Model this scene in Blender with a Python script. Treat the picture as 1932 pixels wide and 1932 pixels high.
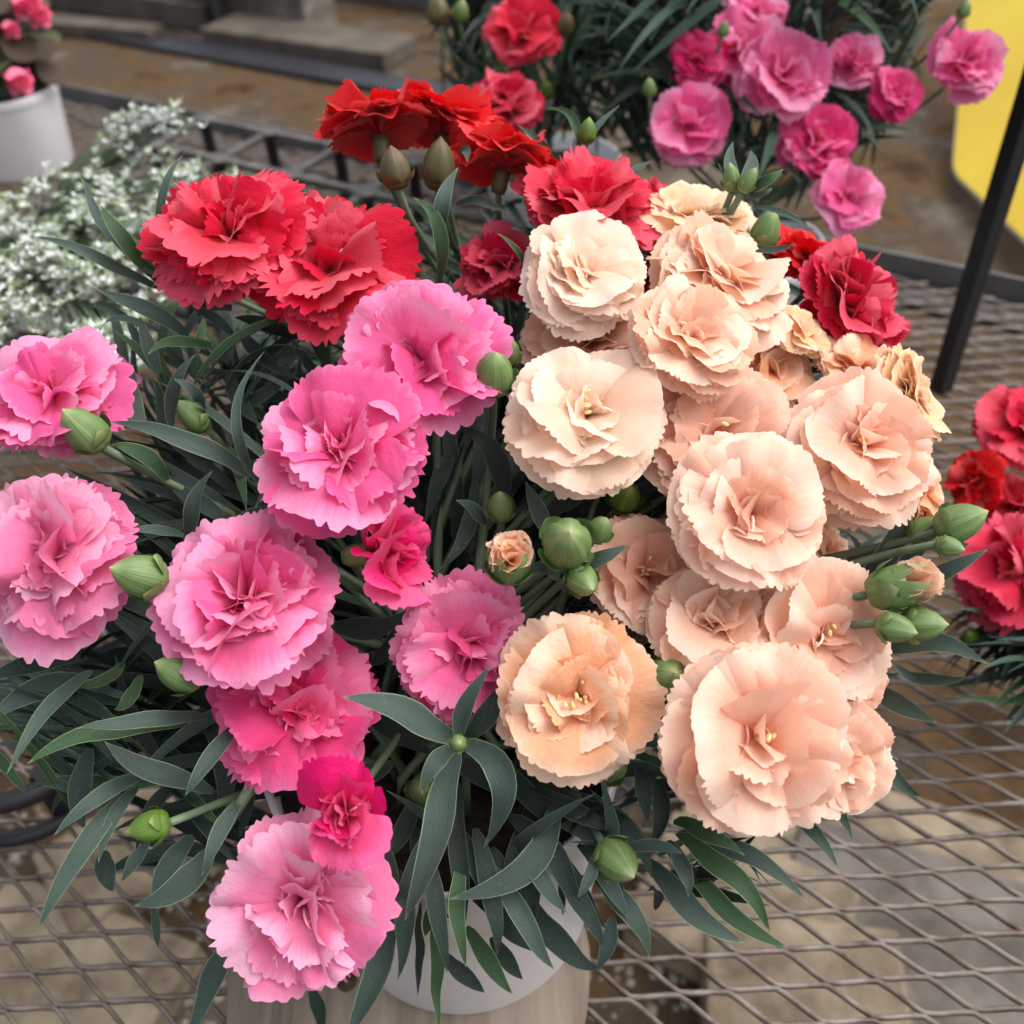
import bpy, bmesh, math, random
from mathutils import Vector, Matrix, noise
R_ = math.radians
for o in list(bpy.data.objects): bpy.data.objects.remove(o)
scn = bpy.context.scene
COL = scn.collection

# ------------------------------------------------------------------ camera
H = 0.53
PITCH, ROLL = R_(42), R_(-3)
FOV = R_(55)
CAM = Vector((0, 0, H))
_F = Vector((0, math.cos(PITCH), -math.sin(PITCH)))
_U = Vector((0, math.sin(PITCH), math.cos(PITCH)))
_X = Vector((1, 0, 0))
RI = math.cos(ROLL) * _X + math.sin(ROLL) * _U
UI = -math.sin(ROLL) * _X + math.cos(ROLL) * _U
FPX = 966 / math.tan(FOV / 2)
cd = bpy.data.cameras.new('camera'); cam = bpy.data.objects.new('camera', cd); COL.objects.link(cam)
cam.matrix_world = Matrix(((RI.x, UI.x, -_F.x, CAM.x), (RI.y, UI.y, -_F.y, CAM.y), (RI.z, UI.z, -_F.z, CAM.z), (0, 0, 0, 1)))
cd.sensor_width = 36; cd.sensor_fit = 'HORIZONTAL'; cd.angle = FOV
cd.clip_start = 0.01; cd.clip_end = 60
cd.dof.use_dof = True; cd.dof.focus_distance = 0.365; cd.dof.aperture_fstop = cd.lens / 3.6
scn.camera = cam

# ------------------------------------------------------------------ light
w = bpy.data.worlds.new('World'); scn.world = w; w.use_nodes = True
nt = w.node_tree; nt.nodes.clear()
SUN_EL, SUN_AZ = R_(60), R_(88)          # azimuth from +Y towards +X
sky = nt.nodes.new('ShaderNodeTexSky'); sky.sky_type = 'NISHITA'; sky.sun_disc = False
sky.sun_elevation = SUN_EL; sky.sun_rotation = SUN_AZ; sky.dust_density = 5.0; sky.air_density = 1.0
hs = nt.nodes.new('ShaderNodeHueSaturation'); hs.inputs['Saturation'].default_value = 0.32
bg = nt.nodes.new('ShaderNodeBackground'); bg.inputs['Strength'].default_value = 0.15
ou = nt.nodes.new('ShaderNodeOutputWorld')
nt.links.new(sky.outputs[0], hs.inputs['Color']); nt.links.new(hs.outputs[0], bg.inputs[0]); nt.links.new(bg.outputs[0], ou.inputs[0])
sd = bpy.data.lights.new('sun', 'SUN'); sun = bpy.data.objects.new('sun', sd); COL.objects.link(sun)
sd.energy = 1.3; sd.angle = R_(65); sd.color = (1, 0.965, 0.92)
sdir = Vector((math.sin(SUN_AZ) * math.cos(SUN_EL), math.cos(SUN_AZ) * math.cos(SUN_EL), math.sin(SUN_EL)))
sun.rotation_euler = (-sdir).to_track_quat('-Z', 'Y').to_euler()
scn.view_settings.view_transform = 'Standard'; scn.view_settings.look = 'None'
scn.view_settings.exposure = 0.60; scn.view_settings.gamma = 1.0
scn.render.engine = 'CYCLES'
scn.cycles.max_bounces = 7; scn.cycles.diffuse_bounces = 4; scn.cycles.transmission_bounces = 4; scn.cycles.glossy_bounces = 2

# ------------------------------------------------------------------ helpers
def ray(x, y):
    return _F + (x - 966) / FPX * RI + (966 - y) / FPX * UI
def at(x, y, t):                       # point seen at (x, y) of the 1932 px picture, t metres deep
    return CAM + ray(x, y) * t
def onz(x, y, z):
    d = ray(x, y); return CAM + d * ((z - H) / d.z)
def proj(p):
    d = p - CAM; t = d.dot(_F)
    return 966 + d.dot(RI) / t * FPX, 966 - d.dot(UI) / t * FPX, t
def lerp_tab(tab, v):
    if v <= tab[0][0]: return tab[0][1]
    for (a, p), (b, q) in zip(tab, tab[1:]):
        if v <= b: return p + (q - p) * (v - a) / (b - a)
    return tab[-1][1]
def TS(x, y):                          # how deep the flower dome lies
    return lerp_tab([(100, .47), (250, .44), (400, .408), (600, .386), (1000, .357), (1400, .345), (1700, .35), (1950, .37)], y)
def sstep(a, b, v):
    v = max(0.0, min(1.0, (v - a) / (b - a))); return v * v * (3 - 2 * v)
def link(o, parent=None):
    COL.objects.link(o)
    if parent: o.parent = parent
    return o
def empty(name, loc=(0, 0, 0), parent=None):
    o = bpy.data.objects.new(name, None); o.empty_display_size = .01; o.location = loc
    return link(o, parent)
def tag(o, label=None, cat=None, group=None, kind=None):
    if label: o['label'] = label
    if cat: o['category'] = cat
    if group: o['group'] = group
    if kind: o['kind'] = kind
    return o
def mesh(name, vs, fs, uvs=None, smooth=True):
    m = bpy.data.meshes.new(name); m.from_pydata([tuple(v) for v in vs], [], fs); m.update()
    if uvs:
        ul = m.uv_layers.new(name='UVMap')
        idx = [0] * len(m.loops); m.loops.foreach_get('vertex_index', idx)
        flat = []
        for i in idx: flat += uvs[i]
        ul.data.foreach_set('uv', flat)
    if smooth: m.polygons.foreach_set('use_smooth', [True] * len(m.polygons))
    return m
def obj(name, m, mat, parent=None, mw=None):
    o = bpy.data.objects.new(name, m); link(o, parent)
    if mat is not None:
        if not m.materials: m.materials.append(None)
        o.material_slots[0].link = 'OBJECT'; o.material_slots[0].material = mat
    if mw is not None: o.matrix_local = mw
    return o
def grid_faces(nu, nv, wrap=False, off=0):
    fs = []
    for j in range(nv - 1):
        for i in range(nu if wrap else nu - 1):
            i2 = (i + 1) % nu
            fs.append((off + j * nu + i, off + j * nu + i2, off + (j + 1) * nu + i2, off + (j + 1) * nu + i))
    return fs
def tube_geo(pts, rad, n=6, vs=None, fs=None):
    vs = [] if vs is None else vs; fs = [] if fs is None else fs
    off = len(vs); k = len(pts); up = Vector((.31, .17, .93)).normalized()
    for i, p in enumerate(pts):
        tg = (pts[min(i + 1, k - 1)] - pts[max(i - 1, 0)]).normalized()
        a = tg.cross(up)
        if a.length < 1e-4: a = tg.cross(Vector((1, 0, 0)))
        a.normalize(); b = a.cross(tg)
        r = rad(i / (k - 1)) if callable(rad) else rad
        for q in range(n):
            an = 2 * math.pi * q / n; vs.append(p + a * (r * math.cos(an)) + b * (r * math.sin(an)))
    fs += grid_faces(n, k, True, off)
    fs.append(tuple(off + q for q in reversed(range(n)))); fs.append(tuple(off + (k - 1) * n + q for q in range(n)))
    return vs, fs
def bez2(a, b, c, n):
    return [a * ((1 - t) ** 2) + b * (2 * t * (1 - t)) + c * (t * t) for t in [i / (n - 1) for i in range(n)]]
def frame_z(n, spin=0.0):
    n = n.normalized(); a = n.cross(Vector((.13, .21, .97)))
    if a.length < 1e-3: a = n.cross(Vector((1, 0, 0)))
    a.normalize(); b = n.cross(a)
    m = Matrix((a, b, n)).transposed().to_4x4()
    return m @ Matrix.Rotation(spin, 4, 'Z')
def boxm(name, sx, sy, sz, bev=.002):
    bm = bmesh.new(); bmesh.ops.create_cube(bm, size=1)
    for v in bm.verts: v.co = Vector((v.co.x * sx, v.co.y * sy, v.co.z * sz))
    if bev: bmesh.ops.bevel(bm, geom=bm.edges[:], offset=bev, segments=2, affect='EDGES', profile=.6)
    m = bpy.data.meshes.new(name); bm.to_mesh(m); bm.free(); return m

# ------------------------------------------------------------------ materials
class NT:
    def __init__(s, name):
        s.m = bpy.data.materials.new(name); s.m.use_nodes = True; s.t = s.m.node_tree; s.t.nodes.clear()
        s.out = s.t.nodes.new('ShaderNodeOutputMaterial')
    def n(s, typ, **kw):
        nd = s.t.nodes.new('ShaderNode' + typ)
        for k, v in kw.items():
            if k.startswith('i_'):
                key = k[2:]; key = int(key) if key.isdigit() else key.replace('_', ' ')
                nd.inputs[key].default_value = v
            else: setattr(nd, k, v)
        return nd
    def l(s, a, b): s.t.links.new(a, b)
    def ramp(s, fac, stops, interp='LINEAR'):
        r = s.n('ValToRGB'); r.color_ramp.interpolation = interp; e = r.color_ramp.elements
        while len(e) > 1: e.remove(e[-1])
        e[0].position = stops[0][0]; e[0].color = (*stops[0][1], 1)
        for p, c in stops[1:]:
            q = e.new(p); q.color = (*c, 1)
        s.l(fac, r.inputs[0]); return r.outputs[0]
    def mix(s, fac, a, b, mode='MIX'):
        x = s.n('Mix', data_type='RGBA', blend_type=mode)
        for v, i in ((fac, 0), (a, 6), (b, 7)):
            if hasattr(v, 'links'): s.l(v, x.inputs[i])
            else: x.inputs[i].default_value = v if i == 0 else (*v, 1)
        return x.outputs[2]
    def math(s, op, a, b=0.0, c=0.0):
        x = s.n('Math', operation=op)
        for i, v in enumerate((a, b, c)):
            if hasattr(v, 'links'): s.l(v, x.inputs[i])
            else: x.inputs[i].default_value = v
        return x.outputs[0]
    def noise(s, vec, scale, detail=3, rough=.55):
        x = s.n('TexNoise', i_Scale=scale, i_Detail=detail, i_Roughness=rough)
        if vec is not None: s.l(vec, x.inputs['Vector'])
        return x.outputs[0]
def simple(name, col, rough=.5, metal=0.0, var=.25, scale=40, bump=0.0, col2=None, coat=0.0):
    s = NT(name); tc = s.n('TexCoord'); f = s.noise(tc.outputs['Object'], scale, 5, .6)
    c2 = col2 or tuple(min(1, c * (1 + var * 1.6)) for c in col); c1 = tuple(c * (1 - var) for c in col) if not col2 else col
    cc = s.ramp(f, [(.3, c1), (.7, c2)])
    p = s.n('BsdfPrincipled', i_Roughness=rough, i_Metallic=metal); s.l(cc, p.inputs['Base Color'])
    p.inputs['Coat Weight'].default_value = coat
    if bump:
        b = s.n('Bump', i_Strength=bump, i_Distance=.002); s.l(f, b.inputs['Height']); s.l(b.outputs[0], p.inputs['Normal'])
    s.l(p.outputs[0], s.out.inputs[0]); return s.m

def petal_mat(name, deep, mid, edge, transl=.40, speck=0.0):
    s = NT(name)
    uv = s.n('UVMap'); sep = s.n('SeparateXYZ'); s.l(uv.outputs[0], sep.inputs[0])
    oi = s.n('ObjectInfo'); rnd = oi.outputs['Random']
    # veins: noise stretched along the petal
    mp = s.n('Mapping'); mp.inputs['Scale'].default_value = (34, 1.3, 1); s.l(uv.outputs[0], mp.inputs[0])
    cmb = s.n('CombineXYZ'); s.l(rnd, cmb.inputs[2]); ad = s.n('VectorMath', operation='MULTIPLY_ADD')
    ad.inputs[1].default_value = (1, 1, 37); s.l(cmb.outputs[0], ad.inputs[0]); s.l(mp.outputs[0], ad.inputs[2])
    vein = s.noise(ad.outputs[0], 1.0, 3, .6)
    mp2 = s.n('Mapping'); mp2.inputs['Scale'].default_value = (2.2, 2.2, 1); s.l(uv.outputs[0], mp2.inputs[0])
    ad2 = s.n('VectorMath', operation='ADD'); s.l(mp2.outputs[0], ad2.inputs[0]); s.l(ad.outputs[0], ad2.inputs[1])
    blot = s.noise(mp2.outputs[0], 1.3, 2)
    v = s.math('ADD', sep.outputs[1], s.math('MULTIPLY', s.math('SUBTRACT', vein, .5), .24))
    v = s.math('ADD', v, s.math('MULTIPLY', s.math('SUBTRACT', rnd, .5), .30))
    v = s.math('ADD', v, s.math('MULTIPLY', s.math('SUBTRACT', blot, .5), .25))
    c = s.ramp(v, [(.26, deep), (.60, mid), (.82, mid), (1.04, edge)])
    hsv = s.n('HueSaturation'); s.l(c, hsv.inputs['Color'])
    s.l(s.math('MULTIPLY_ADD', rnd, .10, .95), hsv.inputs['Value']); s.l(s.math('MULTIPLY_ADD', rnd, -.12, 1.06), hsv.inputs['Saturation'])
    c = hsv.outputs[0]
    if speck:
        tc = s.n('TexCoord'); sp = s.noise(tc.outputs['Object'], 34.0, 2, .7)
        c = s.mix(s.math('MULTIPLY', s.math('GREATER_THAN', sp, .70), speck), c, (.42, .30, .2))
    p = s.n('BsdfPrincipled', i_Roughness=.62); s.l(c, p.inputs['Base Color'])
    p.inputs['Specular IOR Level'].default_value = .28; p.inputs['Sheen Weight'].default_value = .12
    b = s.n('Bump', i_Strength=.05, i_Distance=.008); s.l(vein, b.inputs['Height']); s.l(b.outputs[0], p.inputs['Normal'])
    mp3 = s.n('Mapping'); mp3.inputs['Scale'].default_value = (5, 3, 1); s.l(uv.outputs[0], mp3.inputs[0]); ad3 = s.n('VectorMath', operation='ADD'); s.l(mp3.outputs[0], ad3.inputs[0]); s.l(cmb.outputs[0], ad3.inputs[1])
    cr = s.noise(ad3.outputs[0], 1.6, 4, .6); b2 = s.n('Bump', i_Strength=.30 if transl < .41 else .15, i_Distance=.004); s.l(cr, b2.inputs['Height']); s.l(b.outputs[0], b2.inputs['Normal']); s.l(b2.outputs[0], p.inputs['Normal'])
    t = s.n('BsdfTranslucent'); s.l(c, t.inputs[0])
    mx = s.n('MixShader'); mx.inputs[0].default_value = transl
    s.l(p.outputs[0], mx.inputs[1]); s.l(t.outputs[0], mx.inputs[2]); s.l(mx.outputs[0], s.out.inputs[0])
    return s.m

def leaf_mat(name, c0, c1, edge, rough=.60, bloom=.46):
    s = NT(name)
    uv = s.n('UVMap'); sep = s.n('SeparateXYZ'); s.l(uv.outputs[0], sep.inputs[0])
    tc = s.n('TexCoord'); oi = s.n('ObjectInfo'); rnd = oi.outputs['Random']
    f1 = s.noise(tc.outputs['Object'], 60, 4, .6); f2 = s.noise(tc.outputs['Object'], 900, 2, .6)
    mp = s.n('Mapping'); mp.inputs['Scale'].default_value = (9, 1.2, 1); s.l(uv.outputs[0], mp.inputs[0])
    st = s.noise(mp.outputs[0], 3, 3)
    base = s.mix(rnd, c0, c1)
    fac = s.math('MULTIPLY', s.math('ADD', s.math('MULTIPLY', f1, .55), s.math('MULTIPLY', st, .55)), bloom)
    col = s.mix(fac, base, (.155, .215, .185))
    col = s.mix(s.math('MULTIPLY', s.math('GREATER_THAN', f2, .64), .13), col, (.20, .25, .22))
    e = s.math('ABSOLUTE', s.math('MULTIPLY_ADD', sep.outputs[0], 2, -1))
    ef = s.math('MAXIMUM', s.math('MULTIPLY', s.math('GREATER_THAN', e, .93), .65), s.n('Value').outputs[0])
    tip = s.n('MapRange'); tip.inputs[1].default_value = .93; tip.inputs[2].default_value = 1.0; s.l(sep.outputs[1], tip.inputs[0])
    ef2 = s.math('MAXIMUM', s.math('MULTIPLY', s.math('GREATER_THAN', e, .93), .65), s.math('MULTIPLY', tip.outputs[0], .6))
    col = s.mix(ef2, col, edge)
    p = s.n('BsdfPrincipled', i_Roughness=rough); s.l(col, p.inputs['Base Color']); p.inputs['Specular IOR Level'].default_value = .26
    b = s.n('Bump', i_Strength=.18, i_Distance=.002); s.l(st, b.inputs['Height']); s.l(b.outputs[0], p.inputs['Normal'])
    t = s.n('BsdfTranslucent'); s.l(col, t.inputs[0]); mx = s.n('MixShader'); mx.inputs[0].default_value = .10
    s.l(p.outputs[0], mx.inputs[1]); s.l(t.outputs[0], mx.inputs[2]); s.l(mx.outputs[0], s.out.inputs[0])
    return s.m

def bud_mat(name, c0, c1, tipc):
    s = NT(name); uv = s.n('UVMap'); sep = s.n('SeparateXYZ'); s.l(uv.outputs[0], sep.inputs[0])
    mp = s.n('Mapping'); mp.inputs['Scale'].default_value = (60, .7, 1); s.l(uv.outputs[0], mp.inputs[0])
    st = s.noise(mp.outputs[0], 1, 2); tc = s.n('TexCoord'); f = s.noise(tc.outputs['Object'], 120, 3)
    c = s.mix(s.math('MULTIPLY_ADD', s.math('SUBTRACT', st, .5), 2.2, .5), c0, c1)
    c = s.mix(s.math('MULTIPLY', f, .3), c, tuple(x * .6 for x in c0))
    tip = s.n('MapRange'); tip.inputs[1].default_value = .72; tip.inputs[2].default_value = 1.0; s.l(sep.outputs[1], tip.inputs[0])
    c = s.mix(s.math('MULTIPLY', tip.outputs[0], .7), c, tipc)
    p = s.n('BsdfPrincipled', i_Roughness=.42); s.l(c, p.inputs['Base Color']); p.inputs['Subsurface Weight'].default_value = .08
    p.inputs['Subsurface Radius'].default_value = (.002, .003, .001); p.inputs['Specular IOR Level'].default_value = .4
    b = s.n('Bump', i_Strength=.35, i_Distance=.001); s.l(st, b.inputs['Height']); s.l(b.outputs[0], p.inputs['Normal'])
    s.l(p.outputs[0], s.out.inputs[0]); return s.m

PM = {
 'pink':   petal_mat('petal_pink', (.78, .055, .20), (.88, .160, .385), (.92, .35, .58)),
 'mauve':  petal_mat('petal_mauve', (.79, .060, .22), (.87, .145, .375), (.91, .31, .54)),
 'pale':   petal_mat('petal_pale_pink', (.82, .095, .28), (.89, .26, .47), (.93, .47, .66)),
 'rose':   petal_mat('petal_rose', (.74, .032, .16), (.85, .088, .28), (.89, .20, .43)),
 'hot':    petal_mat('petal_hot_pink', (.60, .006, .075), (.78, .022, .175), (.86, .09, .30)),
 'peach':  petal_mat('petal_peach', (.90, .45, .28), (.95, .62, .455), (.965, .75, .61), .44, .22),
 'coral':  petal_mat('petal_coral', (.90, .37, .235), (.95, .59, .44), (.965, .75, .615), .46, .2),  # deep tone: petal base pigment plus painted orange shading in the layer gaps
 'cream':  petal_mat('petal_cream', (.89, .58, .36), (.95, .72, .56), (.97, .80, .68), .44, .3),
 'orange': petal_mat('petal_orange', (.87, .30, .145), (.945, .535, .32), (.96, .72, .54), .38),
 'honey':  petal_mat('petal_honey', (.88, .40, .22), (.93, .63, .38), (.95, .75, .56), .38),
 'red':    petal_mat('petal_red', (.48, .004, .018), (.68, .014, .048), (.76, .058, .115), .28),
 'crimson':petal_mat('petal_crimson', (.42, .005, .02), (.62, .018, .06), (.75, .07, .14), .28),
 'scarlet':petal_mat('petal_scarlet', (.55, .008, .012), (.74, .012, .018), (.78, .03, .03), .28),
}
LM = {
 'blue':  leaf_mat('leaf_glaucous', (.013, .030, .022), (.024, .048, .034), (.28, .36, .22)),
 'dark':  leaf_mat('leaf_dark', (.008, .018, .013), (.014, .029, .021), (.14, .19, .13), bloom=.2),  # glaucous leaf darkened, so the shade inside the plants sits in its colour
 'green': leaf_mat('leaf_green', (.020, .060, .015), (.032, .082, .022), (.36, .46, .22), bloom=.22),
 'far':   leaf_mat('leaf_far', (.016, .045, .022), (.03, .068, .042), (.12, .19, .12), bloom=.28),
}
M_stem = simple('stem_green', (.10, .16, .085), .5, var=.3, scale=90, col2=(.16, .23, .14))
M_bud = bud_mat('bud_green', (.105, .185, .055), (.19, .28, .10), (.50, .52, .26))
M_budlime = bud_mat('bud_lime', (.075, .16, .018), (.13, .23, .035), (.45, .48, .12))
M_budred = bud_mat('bud_red', (.085, .085, .030), (.115, .075, .035), (.22, .06, .055))
M_style = simple('style_pink', (.92, .42, .54), .5, var=.05)
M_stylec = simple('style_cream', (.93, .62, .52), .5, var=.05)
M_anther = simple('anther_yellow', (.78, .58, .26), .6, var=.15)
M_pot = simple('pot_white_plastic', (.88, .88, .92), .32, var=.03, scale=14, coat=.25)
M_soil = simple('potting_soil', (.020, .014, .010), .95, var=.6, scale=220, bump=.8)

# ------------------------------------------------------------------ petals
FAM = {  # tooth depth, ruffle, tooth columns
 'pink':  dict(tooth=.040, ruf=1.65, crimp=.012, frill=.040, al=1.06, jit=16, fold=.46, cup=2.3, els=.86),
 'peach': dict(tooth=.027, ruf=1.05, crimp=.007, frill=.042, al=1.06, jit=9, fold=.16, cup=1.5, els=.68),
 'red':   dict(tooth=.066, ruf=1.45, crimp=.010, frill=.032, al=1.06, jit=12, fold=.45, cup=2.0, els=.95),
}
#        el   curl  len   alpha ruf  cup
LAYER = [(0,  -24, 1.26, 50, .050, 2.2),
         (11, -20, 1.24, 50, .065, 1.6),
         (25, -18, 1.10, 49, .085, 1.1),
         (41, -18, .95, 48, .105, .70),
         (57, -16, .80, 47, .125, .48),
         (72, 4, .66, 46, .140, .30)]
NU, NV = 61, 11
_pl = {}
def petal(fam, layer, var):
    key = (fam, layer, var)
    if key in _pl: return _pl[key]
    F = FAM[fam]; el, curl, ln, al, ruf, cup = LAYER[layer]; cup *= F['cup']
    rg = random.Random(hash((fam == 'pink', fam == 'peach', layer, var)) & 0xffff)
    al = R_(al * F['al'] * rg.uniform(.84, 1.10)); el = el * F['els'] + rg.uniform(-1, 1) * F['jit'] * (.45 if layer == 0 else 1); fold = F['fold'] * rg.uniform(-.25, 1) * (.15 + .17 * layer); fu = rg.uniform(-.35, .35); ruf = ruf * F['ruf'] * rg.uniform(.8, 1.3)
    waves = [(rg.uniform(.6, 1.2), rg.uniform(0, 6.28), 1.0), (rg.uniform(1.3, 2.1), rg.uniform(0, 6.28), .7), (rg.uniform(2.4, 3.2), rg.uniform(0, 6.28), .16)]
    ck, cp = rg.uniform(5, 7), rg.uniform(0, 6.28)
    fk, fp, fm = rg.uniform(3.0, 4.6), rg.uniform(0, 6.28), rg.uniform(.6, 1.4)
    ewave = (rg.uniform(.5, 1.1), rg.uniform(0, 6.28), rg.uniform(6, 15) * F['ruf'])
    asym = rg.uniform(-.08, .08)
    # teeth
    tooth = []; i = 0
    while i < NU:
        st = rg.choice((2, 3, 4, 5) if fam != 'peach' else (2, 3, 3, 5)); a = F['tooth'] * rg.choice((.25, .5, .8, 1.0, 1.3, 1.9)) * (.35 + .65 * abs(math.sin(i * .11 + cp)))
        for q in range(st):
            tooth.append(a * (1 - 2 * abs((q / st) - rg.uniform(.35, .65))) if q else -a * .45)
        i += st
    tooth = tooth[:NU]
    lob = [(rg.uniform(2, 4), rg.uniform(0, 6.28), rg.uniform(.01, .035))]
    edge = []
    for i in range(NU):
        u = -1 + 2 * i / (NU - 1)
        edge.append(1 - .07 * u * u - .20 * abs(u) ** 5 + asym * u + sum(a * math.sin(k * u + p) for k, p, a in lob))
    vs, uvs = [], []
    NP = 60
    for j in range(NV):
        v = (j / (NV - 1)) ** .8
        for i in range(NU):
            u = -1 + 2 * i / (NU - 1)
            g = .22 + .78 * sstep(.12, .55, v)
            ang = al * u * g
            rho = ln * (v * edge[i] + tooth[i] * sstep(.88, 1.0, v))
            p = rho * math.cos(ang) ** .8; q = rho * math.sin(ang)
            # walk the bent profile
            ee = el + ewave[2] * math.sin(ewave[0] * 3.14 * u + ewave[1])
            x, z, n = .035, 0.0, 10; dp = p / n; e = R_(86)
            for s in range(n):
                pp = (s + .5) * dp
                e = R_(86 + (ee - 86) * sstep(.16, .46, pp) + curl * sstep(.4, ln, pp))
                x += math.cos(e) * dp; z += math.sin(e) * dp
            d = 0.0; amp = ruf * ln * v ** 1.7
            for k, ph, a in waves: d += a * math.sin(k * 3.14 * u + ph + v * 1.1)
            d = d * amp * .75 + F['crimp'] * v ** 5 * math.sin(ck * 3.14 * u + cp)
            d += F['frill'] * fm * ln * v ** 3.2 * math.sin(fk * 3.14 * u + fp + 1.1 * math.sin(2.3 * u + fp)) * (.45 + .55 * math.sin(1.7 * u + cp) ** 2)
            d += fold * (math.sqrt((u - fu) ** 2 + .02) - .3) * rho * .5 * sstep(.25, .8, v)
            x += -math.sin(e) * d; z += math.cos(e) * d
            y = q
            a = y / cup; y = cup * math.sin(a); x -= cup * (1 - math.cos(a)) * .8
            vs.append(Vector((x, y, z))); uvs.append(((u + 1) / 2, v))
    m = mesh('petal_' + fam, vs, grid_faces(NU, NV), uvs)
    _pl[key] = m; return m

# calyx: a green cup under the petals
def revolve(name, prof, n=20, groove=0.0, lobes=5):
    vs, uvs = [], []
    for j, (r, z) in enumerate(prof):
        for i in range(n):
            a = 2 * math.pi * i / n; s = abs(math.sin(a * lobes / 2))
            rr = r * (1 - groove * (1 - s) ** 3); vs.append(Vector((rr * math.cos(a), rr * math.sin(a), z))); uvs.append((i / n, j / (len(prof) - 1)))
    fs = grid_faces(n, len(prof), True); fs.append(tuple(reversed(range(n))))
    return mesh(name, vs, fs, uvs)
CALYX = revolve('calyx', [(.05, -.36), (.13, -.34), (.155, -.22), (.15, -.05), (.16, .08), (.10, .06)], 20, .08)
BUDM = revolve('bud_calyx', [(.10, 0), (.30, .03), (.44, .16), (.50, .36), (.49, .58), (.44, .80), (.345, 1.0), (.21, 1.15), (.09, 1.25), (.012, 1.33)], 30, .10)
OPENM = revolve('open_calyx', [(.10, 0), (.30, .03), (.44, .16), (.49, .36), (.49, .58), (.45, .72), (.40, .66)], 30, .06)
def sepal_mesh():
    vs, uvs = [], []
    for j in range(8):
        v = j / 7; wv = .30 * (1 - v ** 1.6); zz = .55 + .55 * v; rr = .505 - .10 * v * v
        for i in range(7):
            u = -1 + i / 3; a = u * wv / .5; vs.append(Vector((rr * math.cos(a), rr * math.sin(a), zz))); uvs.append(((u + 1) / 2, .55 + .45 * v))
    return mesh('sepal', vs, grid_faces(7, 8), uvs)
SEPAL = sepal_mesh()
def bract_mesh():
    vs, uvs = [], []
    for j in range(7):
        v = j / 6; wv = .26 * math.sin(math.pi * (.28 + .72 * v)) if v < 1 else 0.0; zz = .02 + .52 * v; rr = .16 + .36 * sstep(0, .6, v) + .05 * v ** 3
        for i in range(5):
            u = -1 + i / 2; a = u * wv / .4; vs.append(Vector((rr * math.cos(a), rr * math.sin(a), zz))); uvs.append(((u + 1) / 2, v))
    return mesh('bract', vs, grid_faces(5, 7), uvs)
BRACT = bract_mesh()
def curl_mesh(seed):
    rg = random.Random(seed); p = Vector((0, 0, 0)); pts = [p.copy()]; a = 1.35; da = 0.0
    for i in range(22):
        t = i / 21; p = p + Vector((math.cos(a), .12 * math.sin(i * .3), math.sin(a))) * .045; pts.append(p.copy())
        a -= .12 + 1.35 * max(0, t - .10) ** 1.1 * rg.uniform(.8, 1.1)
    vs, fs = tube_geo(pts, lambda t: .027 * (1 - .45 * t), 6); return mesh('style', vs, fs)
CURLS = [curl_mesh(i) for i in range(4)]
bm = bmesh.new(); bmesh.ops.create_icosphere(bm, subdivisions=1, radius=.03)
for v in bm.verts: v.co.z *= 1.9
ANTHER = bpy.data.meshes.new('anther'); bm.to_mesh(ANTHER); bm.free()

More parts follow.
